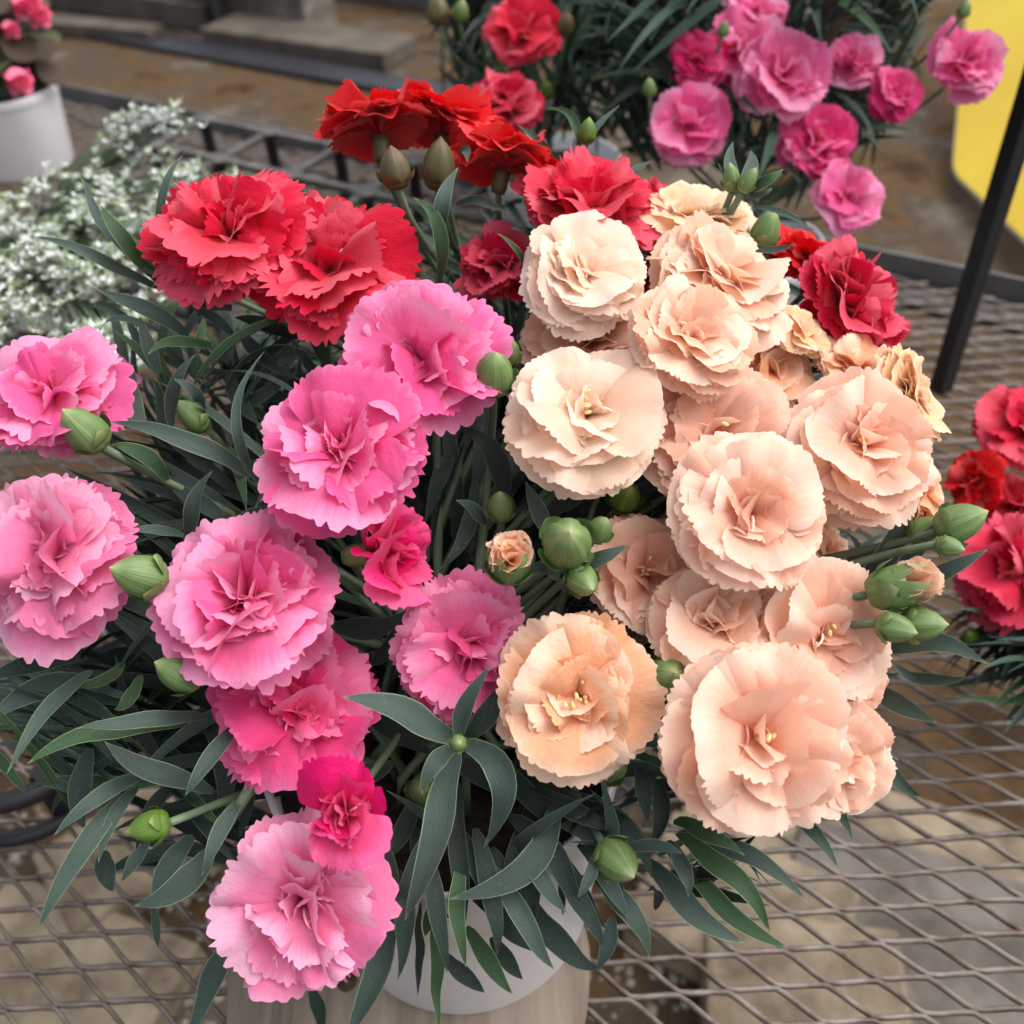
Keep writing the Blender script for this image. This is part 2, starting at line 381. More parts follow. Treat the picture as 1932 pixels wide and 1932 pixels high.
POTS = []
FLOWERS = []   # (x, y, radius px, depth) for keeping leaves out of the way
_seed = [100]
def nrm(nx, ny):
    k = math.sqrt(max(.02, 1 - nx * nx - ny * ny)); k = .12 if ny > .9 else k; return (RI * nx + UI * ny - _F * k).normalized()
COUNTS = {'full': (5, 6, 6, 5, 5, 5), 'side': (6, 6, 3, 1, 0, 0), 'flat': (7, 8, 9, 8, 7, 6), 'red': (6, 6, 7, 6, 5, 4), 'small': (5, 5, 4, 3, 2, 0), 'far': (5, 5, 5, 4, 4, 3), 'open': (0, 0, 0, 4, 4, 8), 'cup': (0, 2, 0, 1, 4, 9)}
def flower(plant, fam, mat, x, y, d, nx=0, ny=.25, dt=0, kind='full', label=None, t=None, styles=1, anth=0):
    _seed[0] += 1; rg = random.Random(_seed[0])
    tt = (t if t else TS(x, y)) + dt
    rad = d / 2 / FPX * tt * (.99 if fam == 'pink' else 1.0); n = nrm(nx, ny)
    c = at(x, y, tt)
    base = c - n * (rad * .36)
    f = empty('flower', base, plant); f.matrix_local = Matrix.Translation(base) @ frame_z(n, rg.uniform(0, 6.28)) @ Matrix.Diagonal((rad, rad, rad, 1))
    if label: f['label'] = label
    FLOWERS.append((x, y, d / 2, tt))
    nvar = 5
    for L, cnt in enumerate(COUNTS[kind]):
        ph = rg.uniform(0, 6.28)
        for k in range(cnt):
            az = ph + 2 * math.pi * (k + rg.uniform(-.22, .22)) / max(cnt, 1)
            sc = rg.uniform(.82 if fam != 'peach' else .90, 1.07) if L < 2 else rg.uniform(.78, 1.18)
            mw = Matrix.Rotation(az, 4, 'Z') @ Matrix.Rotation(R_(rg.uniform(-8, 8) * (1 + .25 * L)), 4, 'Y') @ Matrix.Rotation(R_(rg.uniform(-12, 12) * (1 + .35 * L) * (.6 if fam == 'peach' else 1)), 4, 'X') @ Matrix.Diagonal((sc, sc * rg.uniform(.92, 1.1), sc, 1))
            obj('petal', petal(fam, L, rg.randrange(nvar)), PM[mat], f, mw)
    obj('calyx', CALYX, M_bud if fam != 'red' else M_budred, f)
    if kind != 'far':
        for k in range(styles):
            a = rg.uniform(0, 6.28)
            mw = Matrix.Rotation(a, 4, 'Z') @ Matrix.Translation((.08, 0, .36 + rg.uniform(0, .1))) @ Matrix.Rotation(R_(rg.uniform(5, 35)), 4, 'Y') @ Matrix.Scale(rg.uniform(.62, .82), 4)
            obj('style', rg.choice(CURLS), M_stylec if fam == 'peach' else M_style, f, mw)
        for k in range(anth):
            a = rg.uniform(0, 6.28); r = rg.uniform(.03, .2)
            obj('anther', ANTHER, M_anther, f, Matrix.Translation((r * math.cos(a), r * math.sin(a), rg.uniform(.5, .68))) @ Matrix.Rotation(rg.uniform(0, 3), 4, 'X'))
    return f, base - n * rad * .3, n
def bud(plant, x, y, wpx, nx, ny, dt=0, mat=None, t=None, opening=None, bracts=4, length=1.0):
    """wpx: width of the bud in the picture; (nx, ny): where its tip points"""
    _seed[0] += 1; rg = random.Random(_seed[0])
    tt = (t if t else TS(x, y)) + dt
    s = wpx / FPX * tt; n = nrm(nx, ny); c = at(x, y, tt); base = c - n * s * .62
    b = empty('bud', base, plant); b.matrix_local = Matrix.Translation(base) @ frame_z(n, rg.uniform(0, 6.28)) @ Matrix.Diagonal((s, s, s * length, 1))
    mat = mat or M_bud
    FLOWERS.append((x, y, wpx * .5, tt))
    if opening:
        fam, pm = opening
        obj('calyx', OPENM, mat, b)
        for k in range(5): obj('sepal', SEPAL, mat, b, Matrix.Rotation(k * 2 * math.pi / 5, 4, 'Z') @ Matrix.Rotation(R_(-1.5), 4, 'Y'))
        for k in range(6):
            az = k * 1.047 + rg.uniform(-.2, .2)
            obj('petal', petal(fam, 5, rg.randrange(5)), PM[pm], b, Matrix.Translation((0, 0, .25)) @ Matrix.Rotation(az, 4, 'Z') @ Matrix.Translation((.10, 0, 0)) @ Matrix.Rotation(R_(-12), 4, 'Y') @ Matrix.Scale(1.45, 4))
        for k in range(8):
            az = rg.uniform(0, 6.28)
            obj('petal', petal(fam, 5, rg.randrange(5)), PM[pm], b, Matrix.Translation((0, 0, .30)) @ Matrix.Rotation(az, 4, 'Z') @ Matrix.Rotation(R_(rg.uniform(-30, -8)), 4, 'Y') @ Matrix.Scale(rg.uniform(1.1, 1.35), 4))
    else:
        obj('calyx', BUDM, mat, b)
    a0 = rg.uniform(0, 6)
    for k in range(bracts):
        obj('bract', BRACT, mat, b, Matrix.Rotation(a0 + k * 2 * math.pi / bracts, 4, 'Z') @ Matrix.Scale(1.12, 4))
    return b, base, n

def stem(plant, a, b, n, r=.0016, sag=.35):
    L = (b - a).length
    p1 = a + Vector((0, 0, 1)) * L * sag; p2 = b - n * L * .05 + (_F * .9 - Vector((0, 0, .25))) * min(L * .4, .055)
    pts = [a * (1 - t) ** 3 + p1 * 3 * t * (1 - t) ** 2 + p2 * 3 * t * t * (1 - t) + b * t ** 3 for t in [i / 11 for i in range(12)]]
    vs, fs = tube_geo(pts, lambda t: r * (1.2 - .3 * t + (.35 if abs(t - .55) < .03 or abs(t - .85) < .03 else 0)), 7)
    return obj('stem', mesh('stem', vs, fs), M_stem, plant)

# ------------------------------------------------------------------ leaves
def leaf_geo(pts, wid, hint, fold=.28, twist=0.0, nu=5):
    vs, uvs = [], []; k = len(pts)
    for j, p in enumerate(pts):
        v = j / (k - 1); tg = (pts[min(j + 1, k - 1)] - pts[max(j - 1, 0)]).normalized()
        sd_ = tg.cross(hint).normalized(); nn = sd_.cross(tg).normalized()
        if twist: q = Matrix.Rotation(twist * v, 3, tg); sd_ = q @ sd_; nn = q @ nn
        prof = (.22 + .40 * sstep(-.01, .10, v) + .38 * sstep(.05, .40, v)) * (1 - max(0, (v - .38) / .62) ** 1.75)
        hw = wid * .5 * prof
        for i in range(nu):
            u = -1 + 2 * i / (nu - 1)
            vs.append(p + sd_ * (hw * u) + nn * (abs(u) ** 1.5 * hw * fold)); uvs.append(((u + 1) / 2, v))
    return vs, uvs
def leaf_at(plant, p0, p1, p2, wpx, mat='blue', d0=.045, dm=.02, d2=.015, n=14, tbase=None, twist=0.0, hint=None):
    T = tbase or TS
    A = at(*p0, T(*p0) + d0); B = at(*p1, T(*p1) + dm); C = at(*p2, T(*p2) + d2)
    B = B * 1.0 + (B - (A + C) / 2) * .5
    tt = T(*p1) + dm
    rg = random.Random(int(p0[0] * 7 + p2[1] * 13))
    h = hint or ((CAM - B).normalized() * .75 + Vector((rg.uniform(-.35, .35), rg.uniform(-.2, .3), .55))).normalized()
    vs, uvs = leaf_geo([p_ + Vector((noise.noise(p_ * 45 + A), noise.noise(p_ * 45 - C), noise.noise(p_ * 45 + C))) * .0022 for p_ in bez2(A, B, C, n)], wpx / FPX * tt * .76, h, rg.uniform(.12, .34), twist or rg.uniform(-.25, .25))
    return obj('leaf', mesh('leaf', vs, grid_faces(5, n), uvs), LM[mat], plant)
_lv = []
def leaf_lib():
    rg = random.Random(5)
    for k in range(14):
        droop = rg.uniform(.1, .75); pts = []; a = R_(rg.uniform(5, 25)); p = Vector((0, 0, 0))
        for i in range(11):
            pts.append(p.copy()); p = p + Vector((math.cos(a), rg.uniform(-.01, .01), math.sin(a))) * .1; a -= droop * .13 * (1 + i * .12)
        vs, uvs = leaf_geo(pts, rg.uniform(.058, .092), Vector((0, 0, 1)), rg.uniform(.15, .5), rg.uniform(-.5, .5))
        _lv.append(mesh('leaf_shared', vs, grid_faces(5, 11), uvs))
leaf_lib()
def inside(poly, x, y):
    r = False; j = len(poly) - 1
    for i in range(len(poly)):
        (xi, yi), (xj, yj) = poly[i], poly[j]
        if (yi > y) != (yj > y) and x < (xj - xi) * (y - yi) / (yj - yi) + xi: r = not r
        j = i
    return r
def fill(plant, cen, zr, rr, n, seed, mats, lens=(.06, .10), poly=None, tries=4000, keep=None, elev=(-25, 65), joined=None):
    rg = random.Random(seed); done = 0; jv, jf, ju = [], [], []
    for _ in range(tries):
        if done >= n: break
        az = rg.uniform(0, 6.283); z = rg.uniform(*zr); r = rr * math.sqrt(rg.random()) * (1 - .45 * (z - zr[0]) / (zr[1] - zr[0]))
        p = Vector((cen[0] + r * math.cos(az), cen[1] + r * math.sin(az), z))
        L = rg.uniform(*lens); e = R_(rg.uniform(*elev)); az2 = az + rg.uniform(-.8, .8)
        mw = Matrix.Translation(p) @ Matrix.Rotation(az2, 4, 'Z') @ Matrix.Rotation(-e, 4, 'Y') @ Matrix.Rotation(R_(rg.uniform(-45, 45)), 4, 'X') @ Matrix.Diagonal((L, L * rg.uniform(.8, 1.15), L, 1))
        m = rg.choice(_lv); ok = True
        for q in (2, 17, 27, 37, 47, 52):
            wp = mw @ m.vertices[q].co; x, y, t = proj(wp)
            if wp.z < .006: ok = False; break
            if q > 2 and any(wp.z < pz + ph + .003 and math.hypot(wp.x - px0, wp.y - py0) < prt + .004 for px0, py0, pz, prb, prt, ph in POTS): ok = False; break
            if poly and not inside(poly, x, y): ok = False; break
            for fx, fy, fr, ft in FLOWERS:
                if (x - fx) ** 2 + (y - fy) ** 2 < (fr * .92) ** 2 and t < ft + .012: ok = False; break
            if not ok: break
            if keep and not keep(x, y, t): ok = False; break
        if not ok: continue
        done += 1
        if joined:
            o_ = len(jv); jv += [mw @ v.co for v in m.vertices]; jf += [tuple(o_ + q for q in p.vertices) for p in m.polygons]
            ju += [((i % 5) / 4, (i // 5) / 10) for i in range(55)]
        else: obj('leaf', m, LM[rg.choice(mats)], plant, mw)
    if joined: tag(obj(joined, mesh(joined, jv, jf, ju), LM[mats[0]], plant), kind='stuff')
    return done

# ------------------------------------------------------------------ ground, bench
M_ground = NT('ground_soil'); s = M_ground
tc = s.n('TexCoord'); a1 = s.noise(tc.outputs['Object'], 4.6, 6, .62); a2 = s.noise(tc.outputs['Object'], 26, 6, .7)
c = s.ramp(a1, [(.34, (.036, .021, .010)), (.46, (.120, .070, .034)), (.54, (.075, .056, .040)), (.66, (.165, .138, .108))])
c = s.mix(s.math('MULTIPLY', a2, .5), c, (.06, .042, .028))
p = s.n('BsdfPrincipled', i_Roughness=.95); p.inputs['Specular IOR Level'].default_value = .1; s.l(c, p.inputs['Base Color']); b = s.n('Bump', i_Strength=.6, i_Distance=.02); s.l(a2, b.inputs['Height']); s.l(b.outputs[0], p.inputs['Normal'])
s.l(p.outputs[0], s.out.inputs[0]); M_ground = s.m
GZ = -.58
g = obj('ground', mesh('ground', [(-14, -6, GZ), (14, -6, GZ), (14, 24, GZ), (-14, 24, GZ)], [(0, 1, 2, 3)], smooth=False), M_ground); tag(g, 'bare brown soil floor under and behind the mesh bench', 'ground', kind='structure')
M_slab = simple('slab_concrete', (.095, .064, .038), .9, var=.22, scale=15, bump=.5, col2=(.38, .305, .215))
M_slab2 = simple('slab_grey', (.065, .052, .042), .9, var=.2, scale=13, bump=.5, col2=(.23, .205, .18))
M_timber = simple('timber_grey', (.048, .038, .029), .9, var=.3, scale=9, bump=.4, col2=(.115, .095, .076))
M_dark = simple('black_plastic', (.017, .017, .021), .42, var=.2, scale=30)
M_dust = simple('black_plastic_dusty', (.03, .03, .034), .55, scale=16, col2=(.16, .145, .13))
M_steel = simple('galvanised_steel', (.10, .066, .045), .68, .2, scale=60, bump=.6, col2=(.34, .295, .265))
M_rail = simple('painted_rail', (.085, .083, .085), .55, .2, scale=20, col2=(.15, .145, .145))

E0 = onz(1786, 525, 0); ED = (E0 - onz(250, 205, 0)).normalized(); EA = math.atan2(ED.y, ED.x); EN = Vector((-ED.y, ED.x, 0))
bench = empty('mesh_bench', (0, 0, GZ)); tag(bench, 'greenhouse bench with rusty grey expanded metal mesh top', 'bench')
def on_bench(x, y): return (Vector((x, y, 0)) - E0).dot(EN) < -.012 and -1.05 < x < 1.05 and y > .02
LA = math.atan2(-.0337, .0832); LX = Vector((math.cos(LA), math.sin(LA), 0)); LY = Vector((-LX.y, LX.x, 0))
LW, SW = .0476, .0206
NODE0 = onz(1596, 1591, 0)            # one node of the mesh
def strand_wave(s_):                   # 0..1 along the long way -> -1..1, rounded corners
    t = (s_ % 1.0); tri = 4 * abs(t - .5) - 1
    return math.sin(tri * math.pi / 2) * .38 + tri * .62
vs, fs = [], []
per = 8
for k in range(-130, 130):
    cur = []
    def flush():
        global vs, fs
        if len(cur) > 2:
            off = len(vs)
            for i, (pp, dy) in enumerate(cur):
                tg = (cur[min(i + 1, len(cur) - 1)][0] - cur[max(i - 1, 0)][0]).normalized(); sd_ = Vector((-tg.y, tg.x, 0))
                hw, hh = .00130, .0020
                for a, b_ in ((-1, -.55), (.35, -1.0), (1, .55), (-.35, 1.0)): vs.append(pp + sd_ * (hw * a) + Vector((0, 0, hh * b_ - .0024)))
            fs += grid_faces(4, len(cur), True, off)
        cur.clear()
    for i in range(-48 * per, 48 * per):
        s_ = i / per
        yy = k * SW / 2 + (1 if k % 2 else -1) * (SW / 4 - .0008) * strand_wave(s_)
        pp = NODE0 + LX * (s_ * LW) + LY * (yy + SW / 4)
        q_ = noise.noise(pp * 22); pp += Vector((q_, noise.noise(pp * 22 + Vector((7, 3, 1))), 0)) * .0011
        pp.z = .0006 * math.sin(pp.x * 9 + pp.y * 5) - .0008 + q_ * .0008
        if on_bench(pp.x, pp.y): cur.append((pp, 0))
        else: flush()
    flush()
obj('mesh_panel', mesh('mesh_panel', vs, fs), M_steel, bench).matrix_local = Matrix.Translation((0, 0, -GZ))
def brail(name, c, length, ang, sx, sz, mat, parent=bench):
    o = obj(name, boxm(name, length, sx, sz, .0015), mat, parent); o.matrix_local = Matrix.Translation(Vector(c) - Vector((0, 0, GZ if parent else 0))) @ Matrix.Rotation(ang, 4, 'Z'); return o
ec = E0 - ED * .15
brail('rail', (ec.x, ec.y, -.016), 2.6, EA, .005, .066, M_rail)
brail('rail', (ec.x - EN.x * .021, ec.y - EN.y * .021, -.016), 2.6, EA, .032, .005, M_rail)
for k in (-.35, .45, 1.1):
    c0 = E0 - EN * .45 + ED * (k - .5)
    brail('cross_bar', (c0.x, c0.y, -.028), .9, EA + math.pi / 2, .03, .03, M_rail)
for k in (-1.1, .75):
    c0 = E0 + ED * k - EN * .02
    o = obj('leg', boxm('leg', .04, .04, -GZ - .02, .002), M_rail, bench); o.matrix_local = Matrix.Translation((c0.x, c0.y, (-GZ - .02) / 2)) @ Matrix.Rotation(EA, 4, 'Z')

# paving and timber on the ground
_sl = [0]
def slab(x, y, sx, sy, ang, mat, label, name='paving_slab', h=.035, cat='slab', group=None):
    _sl[0] += 1; h = h + .007 * _sl[0]
    c = onz(x, y, GZ); o = obj(name, boxm(name, sx, sy, h, .006), mat); o.matrix_world = Matrix.Translation((c.x, c.y, GZ + h / 2)) @ Matrix.Rotation(ang, 4, 'Z')
    return tag(o, label, cat, group)
gs = 'slabs lying on the ground under the mesh bench'
slab(110, 1900, .26, .20, R_(-22), M_slab, 'pale tan slab on the ground below the torn mesh edge', group=gs)
slab(250, 1640, .17, .13, R_(38), M_slab, 'small tan slab under the mesh below the drooping leaves and lime bud', group=gs)
slab(1700, 1690, .52, .20, R_(-24), M_slab, 'pale tan slab with dark gap beside it under the mesh', group=gs)
slab(1780, 1850, .36, .22, R_(-24), M_slab2, 'grey slab on the ground under the mesh, beside brown soil', group=gs)
slab(1390, 1760, .22, .15, R_(-30), M_slab, 'small tan slab under the mesh near the hanging carnation leaves', group=gs)
slab(1500, 1915, .20, .14, R_(-10), M_slab, 'small brownish slab under the mesh beside the wooden disc', group=gs)

# ------------------------------------------------------------------ pots
def pot(parent, cx, cy, z, rb, rt, h, mat=M_pot):
    o = revolve('pot', [(rb * .96, 0), (rb, .003), (rb + (rt - rb) * .86, h * .86), (rb + (rt - rb) * .87, h * .862), (rt * .995, h * .87), (rt * 1.01, h * .985), (rt * 1.0, h), (rt * .98, h * .995), (rt * .95, h * .80), (rt * .9, h * .6)], 64)
    p = obj('pot', o, mat, parent); p.matrix_local = Matrix.Translation((cx, cy, z))
    s_ = [Vector((cx, cy, z + h * .86))] + [Vector((cx + rt * .95 * math.cos(a), cy + rt * .95 * math.sin(a), z + h * .84)) for a in [i * math.pi / 12 for i in range(24)]]
    obj('soil', mesh('soil', s_, [(0, 1 + i, 1 + (i + 1) % 24) for i in range(24)]), M_soil, parent)
    return p

# wooden disc under the front pot
WZ = .022
M_wood = NT('weathered_wood'); s = M_wood
tc = s.n('TexCoord'); mp = s.n('Mapping'); mp.inputs['Scale'].default_value = (70, 5, 70); mp.inputs['Rotation'].default_value = (0, 0, .16); s.l(tc.outputs['Object'], mp.inputs[0])
f1 = s.noise(mp.outputs[0], 1.0, 6, .65); f2 = s.noise(tc.outputs['Object'], 22, 4, .6)
c = s.ramp(f1, [(.3, (.13, .098, .07)), (.5, (.25, .20, .15)), (.75, (.36, .30, .235))]); c = s.mix(s.math('MULTIPLY', f2, .35), c, (.13, .10, .08))
p = s.n('BsdfPrincipled', i_Roughness=.85); s.l(c, p.inputs['Base Color']); b = s.n('Bump', i_Strength=.5, i_Distance=.003); s.l(f1, b.inputs['Height']); s.l(b.outputs[0], p.inputs['Normal']); s.l(p.outputs[0], s.out.inputs[0]); M_wood = s.m
M_knot = simple('wood_knot', (.05, .033, .022), .9, var=.4, scale=300)
wl, wr = onz(428, 1830, WZ), onz(1112, 1830, WZ)
wc = (wl + wr) / 2; wrad = (wr - wl).length / 2
ow = revolve('wooden_disc', [(wrad * .97, .0), (wrad * .985, .004), (wrad, WZ - .004), (wrad * .985, WZ), (.001, WZ + .0004)], 72, .0)
rg = random.Random(8)
for v in ow.vertices:
    a = math.atan2(v.co.y, v.co.x); k = 1 + .012 * math.sin(3 * a + 1) + .006 * math.sin(11 * a); v.co.x *= k; v.co.y *= k
wood = obj('wooden_disc', ow, M_wood); wood.location = (wc.x, wc.y, .0012); tag(wood, 'round weathered wooden slab on the mesh, under the white pot', 'wooden board')
kp = onz(655, 1852, WZ + .0012)
kn = obj('knot', revolve('knot', [(.006, 0), (.005, .0007), (.001, .0008)], 16), M_knot, wood); kn.location = (kp.x - wc.x, kp.y - wc.y, WZ - .0002)

# ------------------------------------------------------------------ main plant
GF = 'potted carnations standing on the mesh bench'
pf = onz(880, 1921, WZ)
PC = Vector((pf.x, pf.y + .066, WZ + .0016))
main = empty('potted_carnation', (0, 0, 0)); tag(main, 'white pot of pink and peach carnations standing on the round wooden slab', 'potted plant', GF)
pot(main, PC.x, PC.y, PC.z, .066, .079, .150)
SOIL = Vector((PC.x, PC.y, PC.z + .130))
POTS = [(PC.x, PC.y, PC.z, .066, .079, .150)]
def pot_t(x, y):
    cx_, cy_, cz_, rb_, rt_, h_ = POTS[0]
    for i_ in range(140):
        t_ = .30 + i_ * .0015; p_ = at(x, y, t_)
        if p_.z < cz_ + h_ and math.hypot(p_.x - cx_, p_.y - cy_) < rb_ + (rt_ - rb_) * (p_.z - cz_) / h_ + .003: return t_
    return None
stems = []
def fl(*a, **k):
    f, b, n = flower(*a, **k); stems.append((a[0], b, n)); return f
LP, LH = 'bright pink carnation bloom', 'pale peach carnation bloom'
# pink blooms
fl(main, 'pink', 'pink', 95, 742, 280, -.05, .66, label=LP)
fl(main, 'pink', 'pink', 205, 712, 120, .3, .5, dt=.05, kind='small', label=LP)
fl(main, 'pink', 'pale', 95, 1050, 322, -.25, .10, label=LP)
fl(main, 'pink', 'pink', 468, 1120, 350, -.02, .52, label=LP)
fl(main, 'pink', 'rose', 560, 1335, 320, .05, .42, dt=.022, label=LP)
fl(main, 'pink', 'mauve', 790, 676, 315, -.12, .36, dt=-.008, label=LP)
fl(main, 'pink', 'pink', 648, 842, 325, .0, .50, dt=-.012, label=LP)
fl(main, 'pink', 'mauve', 885, 1212, 285, .22, .05, dt=.024, label=LP)
fl(main, 'pink', 'pale', 570, 1700, 338, -.05, .05, dt=-.004, label=LP)
fl(main, 'pink', 'hot', 735, 1040, 300, .86, .12, dt=.0, kind='open', label='hot pink carnation bloom half opened')
fl(main, 'pink', 'hot', 652, 1535, 235, .22, .20, dt=-.022, kind='cup', label='hot pink carnation bloom half opened')
# peach blooms
fl(main, 'peach', 'cream', 1105, 512, 245, .22, .52, kind='flat', label=LH)
fl(main, 'peach', 'honey', 1308, 408, 220, .05, .80, dt=.03, kind='flat', label=LH)
fl(main, 'peach', 'peach', 1368, 520, 285, .42, .55, dt=.012, kind='flat', label=LH)
fl(main, 'peach', 'peach', 1306, 632, 238, .25, .42, dt=-.014, kind='flat', label=LH)
fl(main, 'peach', 'cream', 1106, 778, 300, .02, .50, dt=-.01, kind='flat', label=LH, anth=4)
fl(main, 'peach', 'coral', 1350, 815, 305, -.12, .40, dt=.012, kind='flat', label=LH, anth=2)
fl(main, 'peach', 'coral', 1630, 846, 285, .18, .22, dt=.002, kind='flat', label=LH, anth=2)
fl(main, 'peach', 'coral', 1420, 965, 292, .10, .22, dt=-.012, kind='flat', label=LH)
fl(main, 'peach', 'coral', 1222, 1078, 245, .30, .45, dt=.03, kind='flat', label=LH, anth=4)
fl(main, 'peach', 'peach', 1348, 1172, 248, .0, .52, dt=.008, kind='flat', label=LH)
fl(main, 'peach', 'coral', 1552, 1190, 272, .20, .20, dt=.010, kind='flat', label=LH, anth=2)
fl(main, 'peach', 'orange', 1090, 1312, 308, .0, .12, dt=.004, kind='flat', label=LH, anth=7, styles=1)
fl(main, 'peach', 'coral', 1430, 1392, 352, .08, .12, dt=-.020, kind='flat', label=LH, anth=5)
fl(main, 'peach', 'coral', 1588, 1432, 215, .30, .05, dt=.018, kind='flat', label=LH)
fl(main, 'peach', 'honey', 1722, 752, 205, .80, .28, dt=.02, kind='flat', label=LH)
fl(main, 'peach', 'orange', 1622, 690, 150, .2, .6, dt=.035, kind='flat', label=LH)
fl(main, 'peach', 'orange', 1455, 692, 165, .25, .3, dt=.04, kind='flat', label=LH)
fl(main, 'peach', 'peach', 1108, 642, 230, -.05, .6, dt=.028, kind='flat', label=LH)
fl(main, 'peach', 'honey', 1515, 622, 120, .4, .5, dt=.03, kind='small', label=LH)
fl(main, 'peach', 'orange', 1752, 930, 130, .72, .1, dt=.04, kind='small', label=LH)
fl(main, 'peach', 'coral', 1480, 1105, 190, .15, .2, dt=.035, kind='flat', label=LH)
fl(main, 'peach', 'peach', 1500, 860, 200, .2, .3, dt=.03, kind='flat', label=LH)
fl(main, 'peach', 'coral', 1630, 1290, 120, .4, .1, dt=.03, kind='small', label=LH)
fl(main, 'peach', 'orange', 1560, 1040, 110, .5, .1, dt=.05, kind='small', label=LH)
def bd(*a, **k):
    f, b, n = bud(*a, **k); stems.append((a[0], b, n)); return f
bd(main, 158, 810, 78, -.45, .62, dt=-.01)
bd(main, 262, 1085, 82, -.70, .28, dt=-.01)
bd(main, 338, 1268, 72, -.75, .45)
bd(main, 282, 1560, 60, -.93, -.12, mat=M_budlime)
bd(main, 366, 788, 50, -.55, .6, dt=.03, length=1.2)
bd(main, 932, 703, 76, .05, .55, dt=-.012)
bd(main, 945, 955, 52, -.05, .75, dt=.02)
bd(main, 1180, 935, 60, .1, .35, dt=.03, mat=M_budlime)
bd(main, 1070, 1022, 96, .0, .28, dt=-.014)
bd(main, 1132, 998, 48, .3, .6, dt=.0)
bd(main, 1100, 1096, 60, .35, -.35, dt=-.008)
bd(main, 962, 1052, 86, .0, .62, dt=-.006, opening=('peach', 'orange'))
bd(main, 1260, 1278, 82, .05, .30, dt=.006)
bd(main, 1150, 1440, 74, .3, .2, dt=.03)
bd(main, 1166, 1625, 76, .45, -.28)
bd(main, 865, 1402, 32, .1, .2, dt=-.004, length=.7)
bd(main, 1812, 985, 74, .8, .40)
bd(main, 1745, 1000, 52, .6, .55, dt=.015)
bd(main, 1792, 1032, 40, .75, -.2, dt=-.005)
bd(main, 1688, 1108, 84, .82, .30, length=1.35, opening=('peach', 'orange'), dt=-.004)
bd(main, 1690, 1185, 58, .75, -.18, dt=-.010)
bd(main, 1740, 1178, 66, .85, .05, dt=-.004)
bd(main, 590, 955, 44, -.1, .4, dt=.04)
bd(main, 800, 1490, 62, -.1, .4, dt=.05)
bd(main, 960, 665, 44, .3, .6, dt=.015)
bd(main, 884, 742, 30, -.3, .5, dt=.01)

